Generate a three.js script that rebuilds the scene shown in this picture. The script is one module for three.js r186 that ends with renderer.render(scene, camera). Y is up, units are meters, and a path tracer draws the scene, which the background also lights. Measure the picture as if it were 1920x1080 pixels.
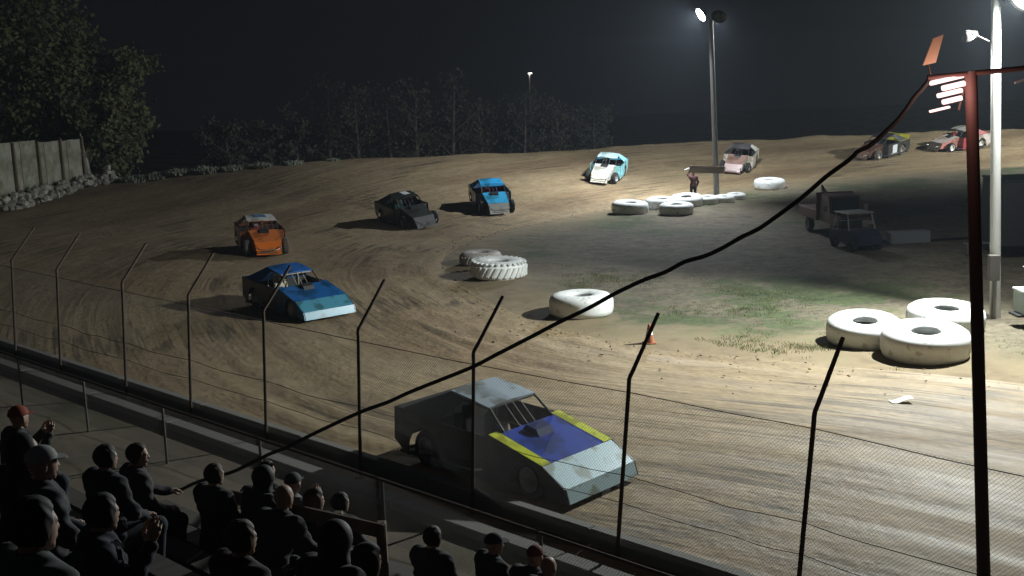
import * as THREE from 'three';
import { ConvexGeometry } from 'three/addons/geometries/ConvexGeometry.js';
import { mergeGeometries } from 'three/addons/utils/BufferGeometryUtils.js';
import { FontLoader } from 'three/addons/loaders/FontLoader.js';
import { TextGeometry } from 'three/addons/geometries/TextGeometry.js';

// ---------------------------------------------------------------- camera, sky, moon, exposure
const scene = new THREE.Scene();
const camera = new THREE.PerspectiveCamera(27.6, 16 / 9, 0.1, 900);
camera.position.set(0, 7.5, 0);
camera.rotation.set(-0.17546, 0, -0.0349);
const renderer = new THREE.WebGLRenderer({ antialias: true });
renderer.toneMapping = THREE.LinearToneMapping;
renderer.toneMappingExposure = 1;
renderer.shadowMap.enabled = true;

{ // clear night sky, even all round, a touch lighter towards the horizon
  const w = 64, h = 32, d = new Float32Array(w * h * 4);
  for (let j = 0; j < h; j++) for (let i = 0; i < w; i++) {
    const k = 4 * (j * w + i), e = Math.abs(j / (h - 1) - 0.5) * 2, g = 0.0028 + 0.0004 * (1 - e);
    d[k] = g * 0.98; d[k + 1] = g * 0.98; d[k + 2] = g * 1.22; d[k + 3] = 1;
  }
  const sky = new THREE.DataTexture(d, w, h, THREE.RGBAFormat, THREE.FloatType);
  sky.mapping = THREE.EquirectangularReflectionMapping; sky.magFilter = THREE.LinearFilter; sky.needsUpdate = true;
  scene.background = sky; scene.environment = sky;
}
const moon = new THREE.DirectionalLight(0xbfd0ff, 0.012);
moon.position.set(-60, 120, 40); moon.castShadow = true; moon.shadow.radius = 4;
Object.assign(moon.shadow.camera, { left: -130, right: 130, top: 130, bottom: -130, near: 1, far: 400 });
scene.add(moon);
scene.fog = new THREE.FogExp2(0xd0dcea, 0.00038);
const LAMP = 1500;                                   // candela of one flood lamp

// ---------------------------------------------------------------- helpers
function rng(seed) { let a = seed >>> 0; return () => { a = (a + 0x6D2B79F5) >>> 0; let t = a; t = Math.imul(t ^ (t >>> 15), t | 1); t ^= t + Math.imul(t ^ (t >>> 7), t | 61); return ((t ^ (t >>> 14)) >>> 0) / 4294967296; }; }
const V = (x, y, z) => new THREE.Vector3(x, y, z);
const lerp = (a, b, t) => a + (b - a) * t, clamp = (x, a, b) => Math.min(b, Math.max(a, x));
const smooth = (a, b, x) => { const t = clamp((x - a) / (b - a), 0, 1); return t * t * (3 - 2 * t); };
const Q = Math.SQRT1_2;
const UN = (u, n, y = 0) => V(Q * (u + n), y, Q * (u - n));   // u runs along the front straight, n from the stand towards the track
function hash(x, y, s) { let h = Math.imul(x, 374761393) ^ Math.imul(y, 668265263) ^ Math.imul(s, 2147483647 - 1013); h = Math.imul(h ^ (h >>> 13), 1274126177); return ((h ^ (h >>> 16)) >>> 0) / 4294967296; }
function vnoise(x, y, s = 0, px = 0, py = 0) {
  const xi = Math.floor(x), yi = Math.floor(y), fx = x - xi, fy = y - yi, m = (a, p) => p ? ((a % p) + p) % p : a;
  const u = fx * fx * (3 - 2 * fx), v = fy * fy * (3 - 2 * fy);
  const a = hash(m(xi, px), m(yi, py), s), b = hash(m(xi + 1, px), m(yi, py), s), c = hash(m(xi, px), m(yi + 1, py), s), d = hash(m(xi + 1, px), m(yi + 1, py), s);
  return lerp(lerp(a, b, u), lerp(c, d, u), v);
}
function fbm(x, y, s, o = 4, px = 0, py = 0) { let r = 0, a = 0.5, n = 0; for (let i = 0; i < o; i++) { r += a * vnoise(x, y, s + i * 7, px, py); n += a; x *= 2; y *= 2; px *= 2; py *= 2; a *= 0.5; } return r / n; }
const toS = (c) => c <= 0.0031308 ? 12.92 * c : 1.055 * Math.pow(c, 1 / 2.4) - 0.055;
function tex(w, h, fn, srgb = true) {
  const d = new Uint8Array(w * h * 4);
  for (let j = 0; j < h; j++) for (let i = 0; i < w; i++) {
    const c = fn(i / w, j / h), k = 4 * (j * w + i);
    for (let q = 0; q < 3; q++) d[k + q] = 255 * clamp(srgb ? toS(Math.max(0, c[q])) : c[q], 0, 1);
    d[k + 3] = 255;
  }
  const t = new THREE.DataTexture(d, w, h); t.wrapS = t.wrapT = THREE.RepeatWrapping; t.magFilter = THREE.LinearFilter;
  if (srgb) t.colorSpace = THREE.SRGBColorSpace; t.needsUpdate = true; return t;
}
function mat(r, g, b, rough = 0.7, o = {}) { const m = new THREE.MeshStandardMaterial({ roughness: rough, ...o }); m.color.setRGB(r, g, b); return m; }
const taken = new Set();
function numbered(name) { if (!taken.has(name)) { taken.add(name); return name; } for (let i = 1; ; i++) { const s = `${name}_${String(i).padStart(3, '0')}`; if (!taken.has(s)) { taken.add(s); return s; } } }
function info(o, label, category, group, kind) { if (label) o.userData.label = label; if (category) o.userData.category = category; if (group) o.userData.group = group; if (kind) o.userData.kind = kind; return o; }
function obj(name, geos, m, parent = scene) {
  let g = Array.isArray(geos) ? (geos.length > 1 ? mergeGeometries(geos.map(plain)) : geos[0]) : geos;
  const o = new THREE.Mesh(g, m); o.name = parent === scene ? numbered(name) : name; o.castShadow = o.receiveShadow = true; parent.add(o); return o;
}
function plain(g) { const r = g.index ? g.toNonIndexed() : g; if (!r.attributes.uv) r.setAttribute('uv', new THREE.BufferAttribute(new Float32Array(r.attributes.position.count * 2), 2)); for (const k of Object.keys(r.attributes)) if (!['position', 'normal', 'uv'].includes(k)) r.deleteAttribute(k); return r; }
function thing(name, label, category, pos = V(0, 0, 0), turn = 0, group) { const o = new THREE.Group(); o.name = numbered(name); o.position.copy(pos); o.rotation.y = turn; scene.add(o); return info(o, label, category, group); }
function copyThing(root, label, group) { const r = root.clone(); r.userData = { ...root.userData }; r.name = numbered(root.name.replace(/_\d{3}$/, '')); scene.add(r); if (label) r.userData.label = label; if (group) r.userData.group = group; return r; }
function bar(p, q, r0, r1 = r0, seg = 8, open = false) {
  const d = q.clone().sub(p), g = new THREE.CylinderGeometry(r1, r0, d.length(), seg, 1, open);
  g.applyQuaternion(new THREE.Quaternion().setFromUnitVectors(V(0, 1, 0), d.normalize())); g.translate((p.x + q.x) / 2, (p.y + q.y) / 2, (p.z + q.z) / 2); return g;
}
function tube(pts, r, seg = 24, rad = 8) { return new THREE.TubeGeometry(new THREE.CatmullRomCurve3(pts), seg, r, rad, false); }
function box(w, h, d, x = 0, y = 0, z = 0, b = 0.012) { // chamfered box
  const X = w / 2, Y = h / 2, Z = d / 2; b = Math.min(b, X * 0.4, Y * 0.4, Z * 0.4); const p = [];
  for (const i of [-1, 1]) for (const j of [-1, 1]) for (const k of [-1, 1]) p.push(V(i * (X - b), j * (Y - b), k * Z), V(i * (X - b), j * Y, k * (Z - b)), V(i * X, j * (Y - b), k * (Z - b)));
  const g = new ConvexGeometry(p); g.translate(x, y, z); return g;
}
function plate(pts, th = 0.02) { // a flat sheet through three or more corners, with thickness
  const n = pts[1].clone().sub(pts[0]).cross(pts[2].clone().sub(pts[0])).normalize().multiplyScalar(th / 2), p = [];
  for (const c of pts) p.push(c.clone().add(n), c.clone().sub(n)); return new ConvexGeometry(p);
}
function slabXY(outline, th, holes = []) { // outline in (z, y), thickness along x, centred on x = 0
  const s = new THREE.Shape(outline.map(([a, b]) => new THREE.Vector2(a, b))); for (const h of holes) s.holes.push(h);
  const g = new THREE.ExtrudeGeometry(s, { depth: th, bevelEnabled: false, curveSegments: 10 }); g.translate(0, 0, -th / 2); g.rotateY(-Math.PI / 2); return g;
}

// ---------------------------------------------------------------- ground textures
const clay = (() => { // streaked along u (20 m), across v (10 m)
  const hgt = (u, v) => { const p = smooth(0.42, 0.66, fbm(u * 3, v * 3, 17, 3, 3, 3)); return lerp(0.22, 0.5, p) * fbm(u * 5, v * 40, 3, 4, 5, 40) + lerp(0.5, 0.28, p) * fbm(u * 44, v * 30, 5, 4, 44, 30) + lerp(0.1, 0.22, p) * fbm(u * 2, v * 110, 9, 3, 2, 110) + lerp(0.18, 0, p) * 0.5; };
  const map = tex(2048, 1024, (u, v) => {
    const h = hgt(u, v), p = fbm(u * 3, v * 3, 21, 4, 3, 3), q = fbm(u * 130, v * 70, 31, 2, 130, 70);
    const rd = 1 - Math.abs(2 * fbm(u * 3, v * 36, 41, 3, 3, 36) - 1), st = smooth(0.78, 0.97, rd) * smooth(0.4, 0.6, fbm(u * 4, v * 3, 47, 3, 4, 3)), k = (0.5 + 0.85 * h + 0.3 * (q - 0.5)) * (1 - 0.55 * st), wet = smooth(0.42, 0.66, p);
    return [0.275 * k * lerp(1.1, 0.84, wet), 0.2 * k * lerp(1.1, 0.79, wet), 0.112 * k * lerp(1.1, 0.76, wet)];
  });
  const bump = tex(2048, 1024, (u, v) => { const h = hgt(u, v) + 0.25 * (fbm(u * 160, v * 100, 51, 2, 160, 100) - 0.5); return [h, h, h]; }, false);
  const rough = tex(512, 256, (u, v) => { const h = 0.62 + 0.38 * fbm(u * 6, v * 24, 71, 4, 6, 24); return [h, h, h]; }, false);
  return { map, bump, rough };
})();
const soilTex = tex(1024, 1024, (u, v) => { const f = fbm(u * 10, v * 10, 201, 5, 10, 10), c = fbm(u * 3, v * 3, 211, 3, 3, 3), k = 0.5 + f; const g = smooth(0.5, 0.62, c); return [lerp(0.17, 0.115, g) * k, lerp(0.138, 0.1, g) * k, lerp(0.098, 0.064, g) * k]; });
const grainBump = tex(512, 512, (u, v) => { const f = fbm(u * 32, v * 32, 301, 4, 32, 32); return [f, f, f]; }, false);

// ---------------------------------------------------------------- the setting
const gp = new THREE.PlaneGeometry(900, 900, 60, 150); gp.rotateX(-Math.PI / 2);
const drop = z => -7 * smooth(102, 128, -z);   // the land falls away behind the far bank
for (let i = 0; i < gp.attributes.uv.count; i++) gp.attributes.position.setY(i, drop(gp.attributes.position.getZ(i)));
gp.computeVertexNormals();
for (let i = 0; i < gp.attributes.uv.count; i++) gp.attributes.uv.setXY(i, gp.attributes.position.getX(i) / 14, gp.attributes.position.getZ(i) / 14);
const ground = obj('ground', gp, new THREE.MeshStandardMaterial({ map: soilTex, roughness: 0.95, bumpMap: grainBump, bumpScale: 0.02 }));
ground.position.y = -0.1; info(ground, 0, 0, 0, 'structure');

const pairs = [ // inner edge x, z, outer edge x, z, outer height
  [32.2, -6.7, 22.5, 2.9, 0], [22, -16.9, 12.4, -7.2, 0], [12, -26.9, 2.4, -17.2, 0], [7.4, -29.7, -1.3, -20.9, 0], [3.5, -32.3, -4.5, -24.1, 0], [0.6, -36.4, -8.6, -28.2, 0],
  [-1.7, -42.6, -15.6, -35.3, 0], [-2.9, -48, -24.1, -43.8, 0.2], [-2.6, -52.5, -31, -57, 0.45], [-1.6, -56.2, -32.5, -70, 0.55], [-0.2, -59.5, -27.5, -82.5, 1.35],
  [2.5, -63, -14.8, -83.0, 2.25], [5.3, -66.5, 0.34, -84.5, 2.3], [10.7, -72.0, 10.1, -89.5, 2.3], [15.3, -75.3, 22.9, -92, 2.3, 0.22], [35, -79.8, 41.4, -94.5, 2.3, 0.55], [95, -92, 98, -107, 2.3, 0.6], [150, -102, 152, -118, 2.3, 0.6]];
const cIn = new THREE.CatmullRomCurve3(pairs.map(p => V(p[0], p[5] || 0, p[1])), false, 'centripetal'), cOut = new THREE.CatmullRomCurve3(pairs.map(p => V(p[2], p[4], p[3])), false, 'centripetal');
const NS = 760, NT = 64, TT = 1.16;
function loft(f, ns, nt, flip) {
  const pos = [], uv = [], idx = [];
  for (let i = 0; i <= ns; i++) for (let j = 0; j <= nt; j++) { const [p, a, b] = f(i / ns, j / nt); pos.push(p.x, p.y, p.z); uv.push(a, b); }
  for (let i = 0; i < ns; i++) for (let j = 0; j < nt; j++) { const a = i * (nt + 1) + j, b = a + nt + 1; if (flip) idx.push(a, b, a + 1, b, b + 1, a + 1); else idx.push(a, a + 1, b, b, a + 1, b + 1); }
  const g = new THREE.BufferGeometry(); g.setAttribute('position', new THREE.Float32BufferAttribute(pos, 3)); g.setAttribute('uv', new THREE.Float32BufferAttribute(uv, 2)); g.setIndex(idx); g.computeVertexNormals(); return g;
}
const arc = [0]; for (let i = 1; i <= NS; i++) { const m = k => cIn.getPoint(k / NS).lerp(cOut.getPoint(k / NS), 0.5); arc.push(arc[i - 1] + m(i).distanceTo(m(i - 1))); }
const trackGeo = loft((s, tt) => {
  const a = cIn.getPoint(s), b = cOut.getPoint(s), t = tt * TT, p = a.clone().lerp(b, t), w = a.distanceTo(b), L = arc[Math.round(s * NS)];
  const top = Math.max(b.y, 0);
  p.y = t <= 1 ? lerp(a.y, top, Math.pow(Math.max(t, 0), 1.15)) : lerp(top, -0.4, smooth(1.01, TT, t));
  const rid = 1 - Math.abs(2 * fbm(L * 0.05, t * w * 1.1, 405, 2) - 1), rut = (fbm(L * 0.12, t * w * 1.5, 401, 3) - 0.5) + 0.9 * (rid * rid * rid - 0.4) * smooth(0.4, 0.62, fbm(L * 0.06, t * 3, 407, 2)), edge = smooth(5, 1, t * w) * smooth(-0.1, 0.6, t * w);
  p.y += rut * (0.06 + 0.11 * edge) * smooth(0, 0.4, t * w) + (fbm(L * 0.9, t * w * 1.8, 421, 3) - 0.5) * 0.09 * edge * smooth(34, 46, L);
  if (t <= 1) p.y = Math.max(p.y, -0.065);
  if (top > 1) p.y += (fbm(L * 0.5, 3, 431, 3) - 0.5) * 0.3 * smooth(0.85, 1, t);
  return [p, L / 20, t * w / 10];
}, NS, NT, true);
// fine relief needs the strip: u along travel
const track = info(obj('dirt_track', trackGeo, new THREE.MeshStandardMaterial({ map: clay.map, bumpMap: clay.bump, bumpScale: 0.05, roughnessMap: clay.rough, roughness: 0.9 })), 0, 0, 0, 'structure');

const infieldTex = (() => { // 100 m square laid from x -20, z -100: mown weeds and bare earth
  const S = 100, X0 = -20, Z0 = -105;
  const G = 200, near = new Float32Array((G + 1) * (G + 1)), edgePts = cIn.getPoints(500).filter(p => p.x < 85);   // metres to the inner track edge
  for (let j = 0; j <= G; j++) for (let i = 0; i <= G; i++) { let m = 99; const x = X0 + i * S / G, z = Z0 + j * S / G; for (const p of edgePts) m = Math.min(m, (p.x - x) ** 2 + (p.z - z) ** 2); near[j * (G + 1) + i] = Math.sqrt(m); }
  const away = (u, v) => { const x = u * G, y = v * G, i = Math.min(G - 1, Math.floor(x)), j = Math.min(G - 1, Math.floor(y)), n = (a, b) => near[b * (G + 1) + a]; return lerp(lerp(n(i, j), n(i + 1, j), x - i), lerp(n(i, j + 1), n(i + 1, j + 1), x - i), y - j); };
  return tex(2048, 2048, (u, v) => {
    const x = X0 + u * S, z = Z0 + v * S, f = fbm(x * 2.2, z * 2.2, 101, 4), c = fbm(x * 0.18, z * 0.18, 111, 4), fine = vnoise(x * 12, z * 12, 121);
    let g = smooth(0.47, 0.6, c * 0.72 + f * 0.3);
    const n = Q * (x - z), along = Q * (x + z);
    g = Math.max(g, 0.85 * smooth(33, 28, n + 3 * (f - 0.5)) * smooth(0.3, 0.55, f));           // greener strip along the near edge
    g *= smooth(0.2, 0.5, f + 0.3);
    const k = 0.25 + 0.85 * f + 0.45 * fine + 0.5 * (fbm(x * 6, z * 6, 141, 2) - 0.5);
    const dry = smooth(0.5, 0.72, fbm(x * 0.9, z * 0.9, 131, 4)), gg = g * (1 - 0.65 * dry);
    const spill = smooth(lerp(1.2, 5, smooth(0.3, 0.7, fbm(x * 0.12, z * 0.12, 151, 3))), 0.1, away(u, v) + 3.2 * (f - 0.5) + 1.6 * (fbm(x * 0.7, z * 0.7, 161, 3) - 0.5)); // clay thrown in over the weeds
    if (spill > 0) { const q = 0.55 + 0.8 * f; return [lerp(lerp(0.15, 0.062, gg) * k, 0.24 * q, spill), lerp(lerp(0.123, 0.076, gg) * k, 0.18 * q, spill), lerp(lerp(0.082, 0.03, gg) * k, 0.104 * q, spill)]; }
    return [lerp(0.15, 0.062, gg) * k, lerp(0.123, 0.076, gg) * k, lerp(0.082, 0.03, gg) * k];
  });
})();
const inf = loft((s, t) => {
  const a = cIn.getPoint(s), c = V(clamp(a.x + 16, 16, 140), 0, lerp(-48, -52, s)), p = a.clone().lerp(c, t), w = a.distanceTo(c) * t;
  p.y = a.y * (1 - smooth(0, 0.7, t)) + 0.06 * smooth(0, 1.5, w) + (fbm(p.x * 0.5, p.z * 0.5, 451, 3) - 0.5) * 0.12 * smooth(0, 2, w) + (fbm(p.x * 2.4, p.z * 2.4, 453, 2) - 0.5) * 0.05 * smooth(0, 1, w);
  return [p, (p.x + 20) / 100, (p.z + 105) / 100];
}, 420, 60);
const infield = info(obj('infield', inf, new THREE.MeshStandardMaterial({ map: infieldTex, roughness: 0.95 })), 0, 0, 0, 'structure');
scene.updateMatrixWorld(true);
const ray = new THREE.Raycaster();
track.geometry.computeBoundingSphere();
const cacheH = new Map();
function height(x, z) { const k = x.toFixed(2) + ',' + z.toFixed(2); if (cacheH.has(k)) return cacheH.get(k); ray.set(V(x, 30, z), V(0, -1, 0)); const h = ray.intersectObjects([track, infield, ground], false); const y = h.length ? h[0].point.y : 0; cacheH.set(k, y); return y; }
const on = (x, z, dy = 0) => V(x, height(x, z) + dy, z);

// common materials
const M = {
  steel: mat(0.16, 0.15, 0.14, 0.55, { metalness: 0.6 }), rust: mat(0.085, 0.06, 0.045, 0.8, { metalness: 0.2 }), black: mat(0.02, 0.02, 0.02, 0.6), rubber: mat(0.022, 0.021, 0.02, 0.85),
  concrete: new THREE.MeshStandardMaterial({ map: tex(512, 512, (u, v) => { const k = 0.6 + 0.6 * fbm(u * 8, v * 8, 501, 5, 8, 8); return [0.26 * k, 0.245 * k, 0.22 * k]; }), roughness: 0.9, bumpMap: grainBump, bumpScale: 0.01 }),
  wood: new THREE.MeshStandardMaterial({ map: tex(256, 512, (u, v) => { const k = 0.55 + 0.8 * fbm(u * 24, v * 2, 511, 4, 24, 2); return [0.19 * k, 0.14 * k, 0.1 * k]; }), roughness: 0.85 }),
  greyWood: new THREE.MeshStandardMaterial({ map: tex(256, 512, (u, v) => { const k = 0.6 + 0.7 * fbm(u * 24, v * 2, 521, 4, 24, 2); return [0.12 * k, 0.105 * k, 0.09 * k]; }), roughness: 0.9 }),
  white: new THREE.MeshStandardMaterial({ map: tex(512, 512, (u, v) => { const f = fbm(u * 9, v * 9, 531, 5, 9, 9), dirt = 0.6 * smooth(0.66, 0.78, f), k = 0.94 + 0.1 * fbm(u * 40, v * 40, 541, 2, 40, 40); return [lerp(0.74, 0.33, dirt) * k, lerp(0.75, 0.29, dirt) * k, lerp(0.73, 0.22, dirt) * k]; }), roughness: 0.65 }),
  chrome: mat(0.5, 0.5, 0.5, 0.3, { metalness: 0.9 }),
};

// ---------------------------------------------------------------- flood light poles
function floodPole(name, label, base, top, heads, poleMat, r = 0.15) { // heads: [offset from top, aim direction, candela, colour]
  const t = thing(name, label, 'light pole', base), L = (p) => p.clone().sub(base);
  const tip = L(top);
  obj('pole', [bar(V(0, -0.4, 0), tip, r, r * 0.8, 14)], poleMat, t);
  for (const [off, aim, cd, col, wide, size = 1] of heads) {
    const c = tip.clone().add(off), head = new THREE.Group();
    const q = new THREE.Quaternion().setFromUnitVectors(V(0, 0, 1), aim.clone().normalize());
    obj('lamp_arm', [bar(tip.clone().add(V(0, off.y - 0.25, 0)), c.clone().sub(aim.clone().normalize().multiplyScalar(0.2)), 0.025)], M.steel, t);
    const shell = [new THREE.LatheGeometry([[0.05, -0.32], [0.14, -0.3], [0.2, -0.18], [0.43, 0.0], [0.46, 0.04], [0.43, 0.03], [0.19, -0.15], [0.02, -0.2]].map(([a, b]) => new THREE.Vector2(a, b)), 20)];
    shell[0].scale(size, size, size); shell[0].rotateX(Math.PI / 2); shell[0].applyQuaternion(q); shell[0].translate(c.x, c.y, c.z);
    const fl = obj('floodlight', shell, M.steel, t);
    const lens = new THREE.CircleGeometry(0.42 * size, 24); lens.applyQuaternion(q); lens.translate(c.x, c.y, c.z); 
    const lm = new THREE.MeshStandardMaterial({ color: 0x222222, emissive: new THREE.Color(...col), emissiveIntensity: 40, roughness: 0.3, side: THREE.DoubleSide });
    const le = obj('lamp_lens', lens, lm, fl); le.castShadow = false;
    const p = new THREE.SpotLight(new THREE.Color(...col), cd, 0, wide, 0.4, 2); p.position.copy(c).addScaledVector(aim.clone().normalize(), 0.06); p.target.position.copy(c).addScaledVector(aim, 12); fl.add(p.target); p.target.name = 'flood_aim';
    p.castShadow = true; p.shadow.radius = 8; p.name = 'flood_lamp_light'; fl.add(p);
  }
  return t;
}
const cool = [0.93, 1, 0.98], blue = [0.86, 0.94, 1];
const poleWood = new THREE.MeshStandardMaterial({ map: tex(256, 512, (u, v) => { const k = 0.6 + 0.7 * fbm(u * 20, v * 3, 551, 4, 20, 3); return [0.3 * k, 0.285 * k, 0.26 * k]; }), roughness: 0.85 });
const poleWhite = mat(0.42, 0.41, 0.38, 0.8);
const infPole = floodPole('light_pole', 'tall slim wooden pole with one lit floodlight standing behind the flagman', on(12.31, -69.13), V(11.96, 10.5, -69),
  [[V(-0.62, 0.3, 0.25), V(-0.82, -0.5, 0.28), LAMP * 0.75, blue, 1.4], [V(0.5, 0.2, -0.1), V(-0.1, -0.6, -0.9), LAMP * 0.6, blue, 1.25]], poleWood, 0.17);
const nearPole = floodPole('light_pole', 'thick pale pole at the right edge with glaring floodlight beside the white tyres', on(14.3, -34), V(13.95, 10, -34),
  [[V(0.42, -0.72, 0.85), V(-0.82, -0.5, 0.38), LAMP * 1.12, cool, 1.42], [V(-0.5, -1.7, -0.5), V(0.6, -0.7, -0.3), LAMP * 0.1, cool, 1.0, 0.55]], poleWhite, 0.16);
floodPole('light_pole', 'light pole standing out of view past the far right end of the track', on(47, -76), V(47, 11, -76), [[V(-0.3, 0, -0.5), V(-0.6, -0.6, -0.8), LAMP * 1.3, cool, 1.3]], poleWood, 0.17);
{ // meter boxes on the right pole
  obj('meter_box', [box(0.3, 0.75, 0.22, -0.2, 1.55, 0.22)], M.greyWood, nearPole);
  obj('conduit', [bar(V(-0.2, 0, 0.2), V(-0.2, 1.2, 0.2), 0.03)], M.steel, nearPole);
}
{ // dark board on the far pole
  const b = thing('plank_board', 'dark brown plank board fixed across the far light pole', 'board', V(12.31, height(12.31, -69.13), -69.13));
  obj('board_panel', [box(2.05, 0.42, 0.06, -0.75, 1.85, 0.24)], M.wood, b); obj('bracket', [box(0.4, 0.08, 0.1, 0.0, 1.85, 0.19)], M.steel, b);
  b.rotation.z = -0.06;
}
// generator cart and boxes behind the right pole
{
  const g = thing('generator_cart', 'pale boxy generator on small cart beside the right light pole', 'generator', on(15.0, -32.6));
  const gm = mat(0.3, 0.34, 0.29, 0.6);
  obj('housing', [box(1.3, 0.62, 0.75, 0, 0.72, 0)], gm, g); obj('lid', [box(1.36, 0.06, 0.8, 0, 1.06, 0)], M.white, g);
  obj('frame', [box(1.6, 0.07, 0.6, 0, 0.36, 0)], M.black, g);
  for (const s of [-1, 1]) { const w = new THREE.TorusGeometry(0.16, 0.075, 8, 18); w.translate(0.1, 0.24, s * 0.42); obj('wheel', w, M.rubber, g); }
  const c = thing('cable_box', 'small grey cable box standing behind the right light pole', 'box', on(15.5, -34.4));
  obj('case', [box(0.34, 0.9, 0.3, 0, 0.95, 0)], M.greyWood, c); obj('stand', [box(0.12, 0.6, 0.12, 0, 0.25, 0)], M.steel, c); obj('cap', [box(0.4, 0.04, 0.36, 0, 1.42, 0)], M.white, c);
}

// ---------------------------------------------------------------- catch fence along the front straight
const FN = 13.4;
const us = [-40.6, -37.3, -34.07, -31.1, -27.35, -24.2, -21.08, -17.8, -14.6, -11.3, -8.1, -4.9, -1.7];
const leanN = [0.18, 0.18, 0.2, 0.2, 0.18, 0.2, 0.18, 0.16, 0.2, 0.42, 0.5, 0.3, 0.2];
const wireMat = mat(0.13, 0.12, 0.11, 0.6, { metalness: 0.4 });
function wires(u0, u1, n0, n1, y0, h, lean0, lean1, pitch, r) { // diagonal wires of one bay; returns one geometry
  const pos = [], idx = [], W = u1 - u0;
  const pt = (a, y) => { const k = a / W, nn = lerp(n0, n1, k) + lerp(lean0, lean1, k) * (y / 2.9); return UN(u0 + a, nn, y0 + y); };
  const seg = (a0, b0, a1, b1, o) => {
    const p = pt(a0, b0), q = pt(a1, b1), base = pos.length / 3, d = q.clone().sub(p).normalize(), s = V(Q, 0, -Q), e = d.clone().cross(s).normalize();
    for (const c of [p, q]) for (let k = 0; k < 3; k++) { const A = k * 2.094 + o; pos.push(c.x + r * (Math.cos(A) * s.x + Math.sin(A) * e.x), c.y + r * (Math.cos(A) * s.y + Math.sin(A) * e.y), c.z + r * (Math.cos(A) * s.z + Math.sin(A) * e.z)); }
    for (let k = 0; k < 3; k++) { const m = (k + 1) % 3; idx.push(base + k, base + m, base + 3 + k, base + m, base + 3 + m, base + 3 + k); }
  };
  for (let a = -h; a < W; a += pitch) { const A0 = Math.max(a, 0), A1 = Math.min(a + h, W); if (A1 - A0 < 0.01) continue; seg(A0, A0 - a, A1, A1 - a, 0); }
  for (let a = 0; a < W + h; a += pitch) { const A0 = Math.max(a - h, 0), A1 = Math.min(a, W); if (A1 - A0 < 0.01) continue; seg(A0, a - A0, A1, a - A1, 1); }
  const g = new THREE.BufferGeometry(); g.setAttribute('position', new THREE.Float32BufferAttribute(pos, 3)); g.setIndex(idx); g.computeVertexNormals(); return g;
}
{
  const f = thing('catch_fence', 'tall chain link catch fence with angled post tops along the near track edge', 'fence');
  const rr = rng(77), VH = 2.85;
  us.forEach((u, i) => {
    const y0 = -0.25, b = UN(u, FN, y0), k = UN(u, FN + leanN[i], VH), arm = UN(u - 0.1 + 0.1 * rr(), FN + leanN[i] + 0.78, VH + 0.86 + 0.06 * rr());
    const k1 = k.clone().lerp(b, 0.045), k2 = k.clone().lerp(arm, 0.12);
    obj('post', [bar(b, k1, 0.034, 0.034, 10), tube([k1, k, k2], 0.034, 6, 10), bar(k2, arm, 0.034, 0.032, 10)], M.rust, f);
    obj('base_plate', [box(0.2, 0.05, 0.2, b.x, -0.07, b.z)], M.steel, f);
    if (i < us.length - 1) {
      const w = obj('chain_link', wires(u, us[i + 1], FN + 0.045, FN + 0.045, 0.05, 2.6, leanN[i], leanN[i + 1], 0.058, 0.0017), wireMat, f);
      w.userData.kind = 'stuff';
      for (const [hh, r, wob] of [[1.32, 0.0065, 0.09], [0.88, 0.006, 0.09], [2.62, 0.007, 0.02]]) {
        const pts = []; for (let q = 0; q <= 5; q++) { const a = q / 5; pts.push(UN(lerp(u, us[i + 1], a), FN + 0.06 + lerp(leanN[i], leanN[i + 1], a) * hh / 2.9, hh - (q % 5 ? wob * (0.3 + rr()) * 0.7 * Math.sin(a * Math.PI) : 0))); }
        obj('tension_wire', tube(pts, r, 14, 5), M.rust, f);
      }
    }
  });
  const wl = thing('barrier_kerb', 'low concrete barrier running under the catch fence', 'barrier');
  for (let i = 0; i < 13; i++) {
    const u = -44 + i * 4, g = box(3.985, 0.44, 0.22, 0, 0.06, 0, 0.025); g.rotateY(-Math.PI / 4); const c = UN(u + 2, FN + 0.28); g.translate(c.x, 0, c.z); obj('kerb_block', g, M.concrete, wl);
    const h = box(3.97, 0.2, 0.34, 0, -0.04, 0, 0.02); h.rotateY(-Math.PI / 4); const e = UN(u + 2, FN - 0.55); h.translate(e.x, 0, e.z); obj('footing_strip', h, M.concrete, wl);
  }
}
{ // walkway rail fence
  const f = thing('walkway_fence', 'waist high pipe rail and mesh fence between the stand and the catch fence', 'fence');
  const RN = 11.4, H = 1.13, u0 = -46.7, n = 13, st = 3.57;
  for (let i = 0; i < n; i++) {
    const u = u0 + i * st;
    obj('post', [bar(UN(u, RN, -0.25), UN(u, RN, H + 0.02), 0.028)], M.steel, f);
    if (i < n - 1) {
      obj('top_rail', [bar(UN(u, RN, H), UN(u + st, RN, H), 0.027)], M.rust, f);
      const w = obj('chain_link', wires(u, u + st, RN + 0.03, RN + 0.03, 0.05, 1.05, 0, 0, 0.055, 0.0016), wireMat, f); w.userData.kind = 'stuff';
    }
  }
}

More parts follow.
